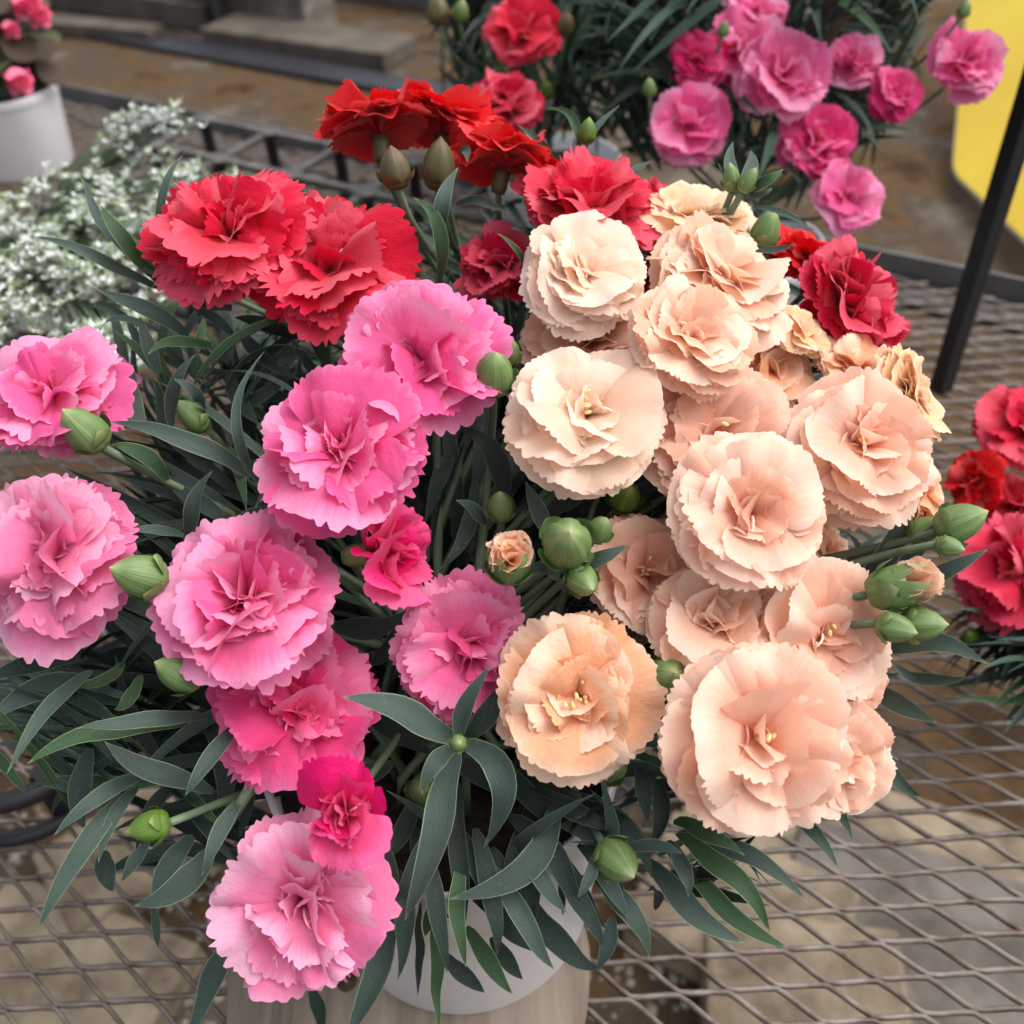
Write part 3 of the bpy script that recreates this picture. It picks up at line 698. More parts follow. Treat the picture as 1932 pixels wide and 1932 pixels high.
# ---- leaves traced one by one
BL, DK, GR = 'blue', 'dark', 'green'
LV = [
 # whorl in front
 ((860, 1395), (760, 1340), (645, 1318), 76, BL, .014, 0, -.005), ((862, 1405), (820, 1580), (765, 1735), 82, BL, .016, 0, 0),
 ((860, 1405), (815, 1440), (793, 1508), 48, BL, .012, 0, 0), ((870, 1400), (965, 1470), (912, 1597), 74, BL, .016, 0, .01),
 ((866, 1395), (872, 1330), (923, 1262), 46, BL, .012, 0, -.005), ((876, 1392), (925, 1345), (936, 1300), 56, DK, .02, .012, .012),
 ((1045, 1520), (1000, 1650), (848, 1692), 72, BL, .03, .012, .012), ((1044, 1552), (1010, 1615), (955, 1643), 42, GR, .03, .02, .02),
 ((938, 1463), (1040, 1490), (1110, 1535), 60, DK, .05, .03, .03), ((1037, 1542), (1175, 1600), (1119, 1443), 48, BL, .03, .02, .01),
 ((860, 1480), (868, 1650), (871, 1790), 52, DK, .04, .03, .02), ((826, 1690), (828, 1810), (822, 1960), 38, GR, .04, .025, .02),
 ((825, 1690), (814, 1730), (803, 1771), 36, GR, .03, .022, .018), ((893, 1695), (960, 1750), (1030, 1796), 54, DK, .05, .03, .02),
 ((880, 1745), (925, 1815), (970, 1878), 46, GR, .05, .035, .025), ((925, 1770), (962, 1812), (990, 1849), 42, DK, .055, .045, .04),
 ((980, 1680), (1050, 1790), (1132, 1836), 62, DK, .05, .03, .02), ((1053, 1630), (1060, 1690), (1061, 1727), 26, DK, .06, .05, .05),
 ((840, 1790), (880, 1845), (913, 1876), 42, DK, .05, .04, .04), ((795, 1700), (792, 1800), (784, 1885), 28, DK, .05, .045, .04),
 ((745, 1735), (705, 1850), (650, 1970), 68, BL, .035, .015, .005), ((1110, 1655), (1200, 1720), (1224, 1813), 66, BL, .03, .01, .01),
 ((1152, 1735), (1145, 1790), (1122, 1833), 42, BL, .04, .03, .03), ((1168, 1602), (1230, 1594), (1288, 1610), 36, BL, .008, -.002, -.005),
 ((1122, 1605), (1110, 1660), (1090, 1697), 32, BL, .006, -.002, -.004), ((1010, 1560), (1050, 1640), (1150, 1760), 60, DK, .055, .04, .03),
 ((700, 1560), (740, 1680), (700, 1790), 60, DK, .035, .015, .01), ((900, 1560), (930, 1700), (940, 1800), 58, DK, .03, .012, .012),
 ((1000, 1570), (1010, 1680), (985, 1770), 56, DK, .035, .018, .015), ((820, 1540), (790, 1640), (740, 1700), 54, DK, .035, .015, .015),
 ((960, 1540), (1060, 1620), (1100, 1730), 62, DK, .035, .015, .012), ((1090, 1560), (1150, 1640), (1180, 1740), 54, DK, .035, .02, .02),
 ((780, 1560), (800, 1660), (850, 1730), 52, DK, .04, .02, .02), ((860, 1560), (900, 1640), (920, 1720), 50, BL, .04, .022, .02),
 ((1010, 1490), (1090, 1540), (1170, 1560), 50, DK, .035, .02, .02), ((1100, 1500), (1180, 1560), (1230, 1660), 56, DK, .04, .025, .02),
 ((940, 1420), (1000, 1520), (1060, 1560), 56, DK, .045, .03, .03), ((740, 1440), (680, 1470), (660, 1450), 60, DK, .05, .045, .045), ((1040, 1480), (990, 1560), (950, 1660), 60, DK, .06, .05, .05),
 ((780, 1500), (760, 1580), (700, 1640), 55, DK, .06, .05, .045), ((930, 1600), (960, 1690), (965, 1760), 56, DK, .055, .045, .04),
((800, 1600), (830, 1720), (845, 1830), 50, DK, .03, .01, .01), ((930, 1640), (990, 1740), (1050, 1830), 54, BL, .03, .01, .01),
 ((740, 1640), (770, 1740), (745, 1850), 54, DK, .03, .01, .01), ((1040, 1600), (1100, 1700), (1140, 1790), 56, DK, .03, .01, .01),
 ((870, 1620), (860, 1720), (885, 1820), 44, GR, .03, .012, .012), ((980, 1600), (1030, 1660), (1075, 1720), 50, BL, .03, .008, .008),
 ((690, 1600), (650, 1700), (690, 1760), 50, DK, .03, .02, .02), ((1090, 1600), (1160, 1660), (1190, 1730), 46, BL, .03, .01, .01),
 # right fan
 ((1280, 1570), (1410, 1605), (1520, 1705), 52, BL, .035, .01, 0), ((1275, 1575), (1385, 1650), (1457, 1763), 58, GR, .03, .005, 0),
 ((1265, 1600), (1390, 1745), (1490, 1783), 50, GR, .04, .015, .005), ((1225, 1620), (1300, 1725), (1405, 1783), 64, BL, .035, .01, .005),
 ((1265, 1555), (1345, 1565), (1403, 1622), 44, GR, .03, .01, .005), ((1255, 1590), (1300, 1640), (1298, 1692), 44, BL, .02, .0, 0),
 ((1500, 1535), (1535, 1580), (1580, 1642), 38, BL, .03, .02, .01), ((1555, 1510), (1590, 1540), (1607, 1592), 30, BL, .035, .03, .02),
 ((1620, 1290), (1700, 1330), (1764, 1360), 52, BL, .05, .03, .02), ((1640, 1420), (1690, 1480), (1736, 1506), 40, BL, .05, .04, .03),
 ((1620, 1225), (1740, 1210), (1866, 1246), 58, BL, .04, .012, .0), ((1690, 1255), (1760, 1290), (1828, 1275), 36, BL, .04, .02, .01),
 ((1600, 1110), (1690, 1040), (1722, 935), 60, BL, .04, .02, .02), ((1700, 1120), (1790, 1080), (1862, 1040), 44, BL, .03, .012, .01),
 ((1600, 1100), (1620, 1050), (1590, 1010), 40, BL, .05, .04, .03), ((1690, 1080), (1740, 1030), (1790, 960), 40, BL, .04, .03, .02),
 ((1580, 1480), (1640, 1420), (1690, 1440), 34, BL, .05, .04, .04), ((1205, 1450), (1215, 1500), (1215, 1560), 44, DK, .04, .03, .03),
 ((1240, 1470), (1250, 1540), (1220, 1600), 46, DK, .045, .035, .03),
 # lower left
 ((170, 1268), (90, 1330), (12, 1458), 42, BL, .03, .01, 0), ((392, 1352), (260, 1352), (140, 1380), 44, BL, .025, .0, -.005),
 ((350, 1370), (170, 1372), (50, 1440), 48, GR, .035, .012, .005), ((402, 1492), (280, 1450), (195, 1400), 62, BL, .03, .012, .008),
 ((278, 1458), (185, 1500), (103, 1573), 46, BL, .03, .01, .005), ((242, 1498), (150, 1600), (68, 1760), 54, BL, .03, .008, 0),
 ((258, 1488), (208, 1545), (185, 1629), 36, BL, .03, .018, .012), ((447, 1370), (395, 1430), (352, 1498), 44, BL, .02, .002, 0),
 ((452, 1508), (410, 1580), (376, 1654), 44, BL, .02, 0, 0), ((398, 1598), (340, 1685), (248, 1718), 74, BL, .025, .012, .012),
 ((365, 1578), (315, 1630), (290, 1692), 52, BL, .04, .03, .025), ((280, 1585), (252, 1625), (229, 1661), 40, BL, .04, .03, .03),
 ((195, 1605), (198, 1650), (213, 1683), 50, DK, .05, .04, .04), ((294, 1700), (297, 1750), (299, 1787), 22, BL, .04, .04, .04),
 ((172, 1412), (145, 1500), (165, 1562), 62, DK, .05, .04, .035), ((385, 1358), (435, 1450), (412, 1545), 72, DK, .05, .04, .035),
 ((160, 1485), (112, 1482), (90, 1457), 26, BL, .05, .04, .035), ((165, 1290), (60, 1300), (-25, 1372), 64, BL, .05, .03, .02),
 ((150, 1245), (50, 1255), (-35, 1292), 54, DK, .05, .03, .03), ((440, 1765), (405, 1840), (345, 1970), 60, BL, .03, .02, .015),
 ((590, 1862), (603, 1905), (606, 1960), 40, DK, .04, .04, .04), ((380, 1600), (300, 1600), (260, 1630), 40, DK, .06, .05, .05),
 ((330, 1480), (280, 1530), (260, 1600), 46, DK, .06, .05, .05), ((430, 1440), (470, 1500), (450, 1580), 50, DK, .06, .05, .05),
 ((230, 1250), (200, 1290), (120, 1300), 44, GR, .05, .04, .035), ((260, 1280), (240, 1330), (215, 1340), 36, GR, .04, .03, .03),
 ((330, 1640), (280, 1600), (190, 1660), 44, DK, .06, .05, .05),
 # upper left
 ((302, 530), (225, 455), (150, 335), 46, BL, .03, .0, -.01), ((298, 537), (225, 450), (193, 382), 48, GR, .03, -.004, -.012),
 ((300, 475), (300, 360), (347, 290), 22, BL, .03, 0, -.005), ((296, 548), (180, 480), (62, 448), 32, BL, .03, .005, 0),
 ((355, 635), (270, 580), (185, 540), 44, BL, .03, .01, .005), ((472, 900), (360, 815), (205, 795), 50, BL, .03, 0, -.005),
 ((318, 905), (265, 850), (210, 840), 46, GR, .03, .01, .005), ((360, 1042), (360, 960), (403, 888), 54, BL, .03, .008, 0),
 ((500, 920), (425, 800), (496, 667), 28, BL, .03, 0, 0), ((330, 912), (390, 955), (442, 992), 48, DK, .035, .03, .03),
 ((352, 1005), (290, 998), (233, 1008), 26, BL, .03, .02, .015), ((328, 802), (322, 730), (366, 672), 36, BL, .03, .012, .005),
 ((393, 780), (365, 740), (325, 716), 32, BL, .03, .012, .008), ((578, 925), (520, 915), (477, 962), 34, BL, .03, .015, .01),
 ((518, 962), (460, 978), (424, 1012), 42, BL, .03, .018, .015), ((400, 652), (330, 635), (280, 667), 30, GR, .03, .015, .01),
 ((300, 708), (272, 650), (262, 600), 36, BL, .03, .02, .015), ((455, 620), (480, 680), (570, 720), 40, DK, .04, .03, .03),
 ((430, 700), (460, 760), (490, 800), 44, DK, .05, .04, .04), ((250, 700), (240, 760), (290, 810), 60, BL, .04, .03, .03),
 ((440, 640), (400, 600), (340, 570), 30, BL, .03, .02, .02), ((560, 640), (500, 610), (440, 600), 40, DK, .04, .03, .03),
 ((620, 700), (600, 650), (560, 600), 40, GR, .05, .04, .035), ((430, 760), (500, 750), (560, 690), 34, DK, .05, .04, .04),
 ((300, 820), (310, 770), (290, 720), 26, BL, .04, .03, .02), ((240, 990), (235, 1050), (262, 1120), 46, DK, .05, .045, .045),
 # dark middle
 ((945, 955), (945, 850), (852, 805), 58, DK, .04, .025, .02), ((900, 900), (890, 1010), (825, 1080), 42, DK, .04, .03, .03),
 ((1038, 1016), (1015, 960), (990, 906), 44, BL, .02, .01, .008), ((1030, 972), (1090, 925), (1150, 912), 56, DK, .05, .04, .035),
 ((922, 985), (892, 960), (860, 943), 34, BL, .03, .02, .015), ((1058, 1092), (1022, 1068), (984, 1093), 34, BL, .008, .0, .0),
 ((1098, 1062), (1140, 1045), (1187, 1025), 42, BL, .012, .004, .006), ((630, 1178), (700, 1200), (775, 1150), 62, DK, .05, .04, .04),
 ((960, 800), (985, 850), (960, 900), 50, DK, .06, .05, .05), ((870, 1000), (930, 1080), (960, 1120), 50, DK, .06, .05, .05),
 ((700, 1250), (760, 1200), (790, 1120), 50, DK, .06, .055, .05), ((1010, 860), (1060, 900), (1110, 930), 54, DK, .06, .055, .05),
 ((850, 850), (830, 900), (800, 990), 44, DK, .06, .055, .05), ((690, 1330), (740, 1380), (820, 1440), 60, DK, .06, .055, .05),
 ((980, 740), (985, 690), (975, 640), 30, DK, .04, .03, .03), ((960, 1500), (880, 1440), (800, 1450), 50, DK, .06, .05, .05),
]
for a in LV:
    a = list(a)
    for k_, q_ in ((0, 5), (1, 6), (2, 7)):
        pt_ = pot_t(*a[k_])
        if pt_: a[q_] = min(a[q_], pt_ - .007 - .004 * (k_ == 1) - TS(*a[k_]))
    leaf_at(main, *a)
SIL = [(-60, 900), (150, 760), (230, 620), (330, 560), (640, 590), (800, 480), (1000, 480), (1300, 430), (1540, 540), (1680, 700), (1760, 820), (1780, 1000), (1750, 1230), (1650, 1480), (1480, 1560), (1360, 1620), (1220, 1660), (1060, 1620), (900, 1680), (760, 1730), (560, 1740), (340, 1640), (190, 1580), (140, 1450), (-60, 1370)]
def behind(x, y, t): return t > TS(x, y) + .030
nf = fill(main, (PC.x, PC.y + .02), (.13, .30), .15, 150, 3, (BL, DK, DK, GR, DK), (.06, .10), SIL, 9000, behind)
print('fill leaves', nf)
for px_, py_, tt_, rr_, nn_, sd_, pl_, mt_ in (
        (300, 1430, .395, .075, 64, 61, [(-60, 1230), (420, 1230), (470, 1700), (300, 1740), (150, 1700), (60, 1560), (-60, 1400)], (BL, BL, DK, GR)),
        (360, 760, .42, .07, 54, 62, [(150, 560), (640, 560), (620, 1040), (230, 1020), (200, 700)], (BL, DK, DK, GR)),
        (940, 1610, .392, .055, 34, 64, [(700, 1470), (1180, 1470), (1180, 1720), (960, 1740), (760, 1740)], (DK, DK, BL)),
        (1240, 1590, .40, .05, 24, 63, [(1060, 1480), (1420, 1480), (1480, 1720), (1300, 1760), (1060, 1700)], (DK, BL, DK))):
    c_ = at(px_, py_, tt_)
    fill(main, (c_.x, c_.y), (c_.z - .03, c_.z + .03), rr_, nn_, sd_, mt_, (.05, .085), pl_, 5000, lambda x, y, t: t > TS(x, y) + .008)
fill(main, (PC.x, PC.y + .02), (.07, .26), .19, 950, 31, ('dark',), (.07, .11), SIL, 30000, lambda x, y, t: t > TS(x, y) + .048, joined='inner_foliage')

# ------------------------------------------------------------------ red carnations behind
RC = Vector((.02, .50, .0035))
redp = empty('potted_carnation'); tag(redp, 'pot of large red carnations behind the pink and peach carnations', 'potted plant', GF)
pot(redp, RC.x, RC.y, .003, .058, .074, .118)
LR = 'ruffled red carnation bloom'
fl(redp, 'red', 'red', 430, 440, 305, -.12, .45, dt=-.006, kind='red', label=LR)
fl(redp, 'red', 'red', 618, 494, 318, .12, .42, dt=.004, kind='red', label=LR)
fl(redp, 'red', 'scarlet', 712, 224, 225, -.12, .96, kind='side', label=LR, styles=0)
fl(redp, 'red', 'scarlet', 838, 222, 215, .10, .97, dt=.012, kind='side', label=LR, styles=0)
fl(redp, 'red', 'scarlet', 955, 292, 205, .22, .94, dt=.012, kind='side', label=LR, styles=0)
fl(redp, 'red', 'red', 1112, 385, 275, .12, .62, dt=.02, kind='red', label=LR)
fl(redp, 'red', 'crimson', 945, 498, 165, -.10, .55, dt=.05, kind='red', label=LR)
fl(redp, 'red', 'crimson', 1600, 580, 235, .62, .10, dt=.05, kind='red', label=LR, styles=0)
fl(redp, 'red', 'scarlet', 1545, 500, 170, .30, .80, dt=.06, kind='red', label=LR, styles=0)
fl(redp, 'red', 'scarlet', 1495, 478, 130, .2, .75, dt=.07, kind='red', label=LR, styles=0)
fl(redp, 'red', 'crimson', 1662, 640, 130, .7, -.05, dt=.06, kind='red', label=LR, styles=0)
fl(redp, 'red', 'crimson', 1235, 515, 90, .1, .5, dt=.06, kind='small', label=LR, styles=0)
fl(redp, 'red', 'red', 1240, 362, 70, .3, .7, dt=.07, kind='small', label=LR, styles=0)
fl(redp, 'red', 'scarlet', 1450, 452, 90, .2, .7, dt=.07, kind='small', label=LR, styles=0)
fl(redp, 'red', 'red', 290, 470, 90, -.6, .4, dt=.06, kind='small', label=LR, styles=0)
bd(redp, 745, 318, 60, -.12, .85, mat=M_budred, dt=-.02)
bd(redp, 828, 318, 64, .1, .85, mat=M_budred, dt=.0, length=1.15)
bd(redp, 772, 508, 40, -.3, .7, mat=M_budred, dt=.02)
bd(redp, 1446, 432, 54, .25, .80, dt=.022)
bd(redp, 1380, 340, 34, -.2, .85, dt=.0, length=1.2)
bd(redp, 1410, 345, 32, .4, .75, dt=-.005, length=1.2)
bd(redp, 1108, 250, 34, .1, .8, dt=.02, length=1.1, mat=M_budlime)
RL = [
 ((829, 535), (836, 430), (778, 374), 38, GR, .02, -.01, -.015), ((833, 440), (828, 380), (860, 322), 42, BL, .0, -.02, -.02),
 ((862, 381), (910, 376), (960, 404), 26, BL, .03, .01, 0), ((994, 538), (990, 480), (939, 440), 26, GR, .03, 0, -.01),
 ((1020, 458), (1005, 425), (965, 427), 24, BL, .03, .02, .02), ((1041, 326), (1020, 275), (970, 240), 24, BL, .03, 0, -.01),
 ((1089, 304), (1092, 215), (1038, 198), 22, GR, .03, .02, .02), ((1093, 304), (1115, 250), (1166, 201), 26, BL, .03, .02, .02),
 ((1190, 322), (1210, 312), (1232, 302), 18, BL, .03, .03, .03), ((1600, 560), (1640, 535), (1672, 552), 22, GR, .06, .05, .05),
 ((1395, 370), (1370, 320), (1380, 272), 36, BL, .01, -.005, -.005), ((1400, 370), (1420, 320), (1412, 288), 40, BL, .01, 0, 0),
 ((1405, 370), (1440, 345), (1480, 318), 34, GR, .01, -.01, -.015), ((1385, 370), (1360, 330), (1352, 310), 12, GR, .01, 0, 0),
 ((1410, 380), (1440, 370), (1455, 358), 16, BL, .01, 0, 0), ((1420, 395), (1470, 400), (1520, 432), 18, BL, .01, 0, 0),
 ((1430, 470), (1470, 470), (1500, 455), 22, BL, .0, -.01, -.015), ((870, 560), (900, 600), (960, 640), 40, DK, .06, .05, .05),
 ((905, 560), (930, 600), (950, 640), 40, DK, .06, .055, .055), ((700, 600), (690, 640), (640, 680), 44, DK, .05, .04, .04),
 ((440, 580), (400, 570), (370, 600), 40, DK, .05, .04, .04), ((865, 290), (880, 280), (882, 308), 26, BL, .0, -.01, -.01),
]
for a in RL: leaf_at(redp, *a)
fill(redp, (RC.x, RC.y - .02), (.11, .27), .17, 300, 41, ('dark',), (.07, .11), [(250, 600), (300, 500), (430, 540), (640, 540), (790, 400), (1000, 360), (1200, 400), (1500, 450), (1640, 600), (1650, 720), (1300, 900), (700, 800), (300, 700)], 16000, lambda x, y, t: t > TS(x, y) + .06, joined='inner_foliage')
fill(redp, (RC.x, RC.y), (.13, .27), .13, 130, 4, (BL, DK, DK, GR), (.06, .10), [(230, 600), (300, 480), (430, 520), (640, 520), (780, 330), (1000, 330), (1200, 380), (1500, 430), (1660, 600), (1650, 720), (1300, 900), (700, 800), (300, 700)], 6000, lambda x, y, t: t > TS(x, y) + .04)

# ------------------------------------------------------------------ potted carnations farther back
def far_plant(cx, cy, label, blooms, buds, n_leaf, seed, zr, rr, poly, mats=('far', 'far', 'blue', 'green'), lens=(.07, .12)):
    o = empty('potted_carnation'); tag(o, label, 'potted plant', GF)
    pot(o, cx, cy, .003, .056, .072, .115)
    top = Vector((cx, cy, .10))
    for fam, mat, x, y, d, nx, ny, t, lb in blooms:
        f, b, n = flower(o, fam, mat, x, y, d, nx, ny, t=t, kind='far', label=lb); stem(o, top, b, n, .0015)
    for x, y, w_, nx, ny, t, mt in buds:
        f, b, n = bud(o, x, y, w_, nx, ny, t=t, mat=mt, bracts=2); stem(o, top, b, n, .0013)
    fill(o, (cx, cy + .01), (zr[0], zr[1] - .05), rr, 480, seed + 50, ('dark',), lens, poly, 9000, elev=(-30, 60), joined='inner_foliage')
    fill(o, (cx, cy), zr, rr, n_leaf, seed, mats, lens, poly, 7000, elev=(-30, 70))
    return o
fr = onz(1320, 352, .11)
LB = 'soft pink carnation bloom'
far_plant(.215, .80, 'pot of soft pink carnations between the red carnations and the yellow panel', [
 ('pink', 'pink', 1395, 88, 165, -.1, .5, .72, LB), ('pink', 'pink', 1425, 25, 130, .1, .6, .74, LB), ('pink', 'pink', 1476, 142, 168, .05, .25, .66, LB), ('pink', 'mauve', 1300, 232, 158, -.05, .2, .68, LB),
 ('pink', 'pink', 1608, 118, 112, -.15, .35, .70, LB), ('pink', 'rose', 1690, 172, 108, .1, .2, .69, LB), ('pink', 'pink', 1828, 115, 148, .15, .2, .68, LB),
 ('pink', 'rose', 1542, 262, 145, -.05, .15, .67, LB), ('pink', 'mauve', 1600, 372, 138, .1, .0, .66, LB), ('pink', 'hot', 1315, 108, 112, -.2, .3, .69, LB)],
 [(1365, 55, 22, .2, .8, .67, M_bud), (1225, 165, 26, -.1, .7, .66, M_bud), (1930 - 110, 18, 24, .3, .8, .66, M_bud)],
 290, 21, (.13, .38), .17, [(1050, -200), (1930, -200), (1760, 60), (1740, 250), (1640, 330), (1560, 440), (1440, 420), (1300, 340), (1120, 300)])
far_plant(.06, 1.0, 'pot of small red carnations with pointed dark red buds, behind the tallest red bloom', [
 ('red', 'red', 985, 62, 142, -.1, .25, .74, LR), ('red', 'crimson', 955, 190, 130, -.1, .35, .72, LR)],
 [(826, 18, 44, -.1, .9, .72, M_budred), (1068, 45, 34, .05, .6, .70, M_budred), (870, 20, 30, .2, .7, .74, M_bud), (1030, 170, 30, .1, .4, .76, M_budlime)],
 190, 22, (.12, .40), .22, [(760, -200), (1240, -200), (1240, 120), (1200, 300), (1040, 290), (900, 260), (840, 190), (790, 110)])
far_plant(.43, .42, 'pot of deep red carnations beside the open mesh and the black post', [
 ('red', 'crimson', 1938, 1075, 240, -.2, .25, .54, LR), ('red', 'red', 1938, 805, 175, -.3, .45, .57, LR), ('red', 'scarlet', 1840, 905, 110, -.85, .1, .56, LR), ('red', 'red', 1930, 955, 170, -.1, .75, .57, LR)],
 [(1830, 1200, 30, -.5, .4, .55, M_budlime)],
 60, 23, (.08, .16), .17, [(1780, 1130), (2100, 1080), (2100, 1420), (1930, 1400), (1760, 1330)], lens=(.05, .09))

for pl, b, n in stems:
    src = SOIL if pl is main else Vector((RC.x, RC.y, .10))
    rg = random.Random(int(b.x * 9000)); a = src + Vector((rg.uniform(-.035, .035), rg.uniform(-.035, .035), 0))
    stem(pl, a, b, n, .0017)
# jointed stalk below the rose bloom
vs, fs = tube_geo([at(*p, TS(*p) + .022 * k_) for k_, p in zip((2, 1, .8, .8, 1), ((505, 1395), (498, 1430), (480, 1475), (455, 1515), (430, 1560)))], lambda t: .0017 + .0007 * abs(math.sin(t * 9.4)), 8)
obj('stem', mesh('stem', vs, fs), M_stem, main)

# ------------------------------------------------------------------ white flowered plant in a tray
eu = empty('potted_euphorbia'); tag(eu, 'airy mass of tiny white flowers behind the pink carnations', 'potted plant')
M_bract = simple('white_bract', (.64, .67, .655), .6, var=.04, scale=60)
M_eleaf = simple('euphorbia_leaf', (.15, .21, .09), .55, scale=90, col2=(.30, .38, .21))
def blossom_mesh(k):
    rg = random.Random(k); vs, fs = [], []
    for q in range(4):
        a = q * 1.57 + rg.uniform(-.3, .3); e = rg.uniform(.1, .9); L = rg.uniform(.75, 1.1); o = len(vs)
        d = Vector((math.cos(a) * math.cos(e), math.sin(a) * math.cos(e), math.sin(e))); sd_ = Vector((-math.sin(a), math.cos(a), 0)); up = d.cross(sd_)
        vs += [d * .05, d * .5 * L + sd_ * .23 + up * .06, d * L, d * .5 * L - sd_ * .23 + up * .06]; fs += [(o, o + 1, o + 2), (o, o + 2, o + 3)]
    return mesh('blossom', vs, fs)
BLO = [blossom_mesh(k) for k in range(5)]
rg = random.Random(77)
ecx, ecy = onz(40, 560, .03).x, onz(40, 560, .03).y
pot(eu, ecx + .02, ecy + .02, .003, .05, .065, .075)
EP = [(-80, 400), (60, 350), (130, 310), (200, 262), (260, 270), (330, 320), (480, 310), (400, 400), (300, 450), (300, 560), (300, 680), (220, 740), (80, 650), (-80, 690)]
cand = []
while len(cand) < 1150:
    x, y = rg.uniform(-80, 480), rg.uniform(255, 720)
    if x > 260 and y > 470 and rg.random() < .6: continue
    if inside(EP, x, y):
        t_ = lerp_tab([(250, .82), (450, .72), (720, .60)], y) + rg.uniform(-.03, .06)
        for q in range(rg.randint(4, 13)): cand.append((x + rg.gauss(0, 17), y + rg.gauss(0, 13), t_ + rg.uniform(-.012, .012)))
for k in range(46):
    a = rg.random(); cand.append((200 + 95 * a + rg.gauss(0, 10), 245 - 22 * a + rg.gauss(0, 14), .80))
for k in range(60): cand.append((310 + rg.gauss(0, 28), 232 + rg.gauss(0, 16), .80))
rest_v, rest_f = [], []
for i, (x, y, t) in enumerate(cand):
    mw = Matrix.Translation(at(x, y, t)) @ Matrix.Rotation(rg.uniform(0, 6.28), 4, 'Z') @ Matrix.Rotation(rg.uniform(-.6, .6), 4, 'X') @ Matrix.Scale(rg.uniform(.0040, .0066), 4)
    if i % 2 == 0 and i < 600: obj('blossom', BLO[i % 5], M_bract, eu, mw)
    else:
        m = BLO[i % 5]; o = len(rest_v); rest_v += [mw @ v.co for v in m.vertices]; rest_f += [tuple(o + q for q in p.vertices) for p in m.polygons]
tag(obj('blossom_haze', mesh('blossom_haze', rest_v, rest_f), M_bract, eu), kind='stuff')
lv_, lf_, sv_, sf_ = [], [], [], []
root = Vector((ecx + .02, ecy + .02, .06))
for i, (x, y, t) in enumerate(cand):
    p = at(x, y, t + .008)
    for q in range(4):
        d = Vector((rg.uniform(-1, 1), rg.uniform(-1, 1), rg.uniform(-.2, .7))).normalized(); sd_ = d.cross(Vector((0, 0, 1))).normalized(); L = rg.uniform(.005, .010); o = len(lv_)
        lv_ += [p, p + d * L * .5 + sd_ * L * .2, p + d * L, p + d * L * .5 - sd_ * L * .2]; lf_ += [(o, o + 1, o + 2, o + 3)]
    if i % 3 == 0: tube_geo([p, p * .55 + root * .45 + Vector((0, 0, .02)), root], .0007, 3, sv_, sf_)
tag(obj('leaves', mesh('leaves', lv_, lf_), M_eleaf, eu), kind='stuff')
tag(obj('twigs', mesh('twigs', sv_, sf_), M_stem, eu), kind='stuff')

# ------------------------------------------------------------------ begonia pot
bp = onz(58, 338, 0.003)
be = empty('potted_begonia'); tag(be, 'white pot of dark leaved begonia with small pink flowers, near the bench rail', 'potted plant')
brd = .062
pot(be, bp.x - .02, bp.y + .05, .003, brd, brd * 1.15, .105)
bx, by = bp.x - .02, bp.y + .05
def round_leaf(seed):
    rg = random.Random(seed); vs, fs, uvs = [Vector((0, 0, 0))], [], [(.5, .0)]
    for ring in (.5, 1.0):
        for i in range(14):
            a = 2 * math.pi * i / 14; r = ring * (1 + .1 * math.sin(3 * a) + .2 * math.cos(a)); vs.append(Vector((r * math.cos(a), r * .85 * math.sin(a), .25 * ring * ring * math.sin(2 * a) + .12 * ring))); uvs.append((.5 + .45 * ring * math.cos(a), ring * .5))
    for i in range(14): fs.append((0, 1 + i, 1 + (i + 1) % 14)); fs.append((1 + i, 15 + i, 15 + (i + 1) % 14, 1 + (i + 1) % 14))
    return mesh('begonia_leaf', vs, fs, uvs)
M_beg = simple('begonia_leaf_dark', (.028, .013, .010), .75, scale=50, col2=(.075, .045, .022)); M_beg2 = simple('begonia_leaf_olive', (.035, .045, .014), .75, scale=50, col2=(.07, .085, .028)); M_begf = simple('begonia_flower', (.82, .14, .26), .5, var=.15)
RLV = [round_leaf(i) for i in range(4)]; rg = random.Random(12)
for k in range(90):
    a = rg.uniform(0, 6.28); r = rg.uniform(.0, .085); z = .115 + rg.uniform(0, .15) * (1 - r * 4)
    obj('leaf', RLV[k % 4], M_beg if k % 4 else M_beg2, be, Matrix.Translation((bx + r * math.cos(a), by + r * math.sin(a), z)) @ Matrix.Rotation(a, 4, 'Z') @ Matrix.Rotation(R_(rg.uniform(-20, 60)), 4, 'Y') @ Matrix.Scale(rg.uniform(.018, .03), 4))
for x, y, s_ in ((48, 18, .017), (75, 36, .016), (38, 160, .018), (60, 8, .014), (22, 60, .012)):
    for q in range(4):
        obj('flower', RLV[q], M_begf, be, Matrix.Translation(at(x, y, 1.20)) @ Matrix.Rotation(q * 1.6, 4, 'Z') @ Matrix.Rotation(R_(-35), 4, 'Y') @ Matrix.Scale(s_, 4))
stem(be, Vector((bx, by, .08)), Vector((bx, by, .22)), Vector((0, 0, 1)), .003)

# ------------------------------------------------------------------ black carrying trays
def rod(pts, r, parent, name, mat, n=6):
    vs, fs = tube_geo(pts, r, n); return obj(name, mesh(name, vs, fs), mat, parent)
def bar(parent, name, a, b, wdt, hgt, mat):
    d = b - a; L = d.length; x = d.normalized(); sd_ = Vector((0, 0, 1)).cross(x)
    if sd_.length < .01: sd_ = Vector((1, 0, 0))
    sd_.normalize(); up = x.cross(sd_)
    mw = Matrix((x, sd_, up)).transposed().to_4x4(); mw.translation = (a + b) / 2
    return obj(name, boxm(name, L, wdt, hgt, min(wdt, hgt) * .25), mat, parent, mw)
tr = empty('plant_tray'); tag(tr, 'black plastic lattice plant tray beside the bench rail, behind the red carnations', 'tray', 'black plastic plant trays')
TH = .095
t0 = onz(385, 226, TH); tx = ED.copy(); ty = -EN
TWX, TWY, CELL = .62, .26, .105
nx_ = 6; ny_ = 3
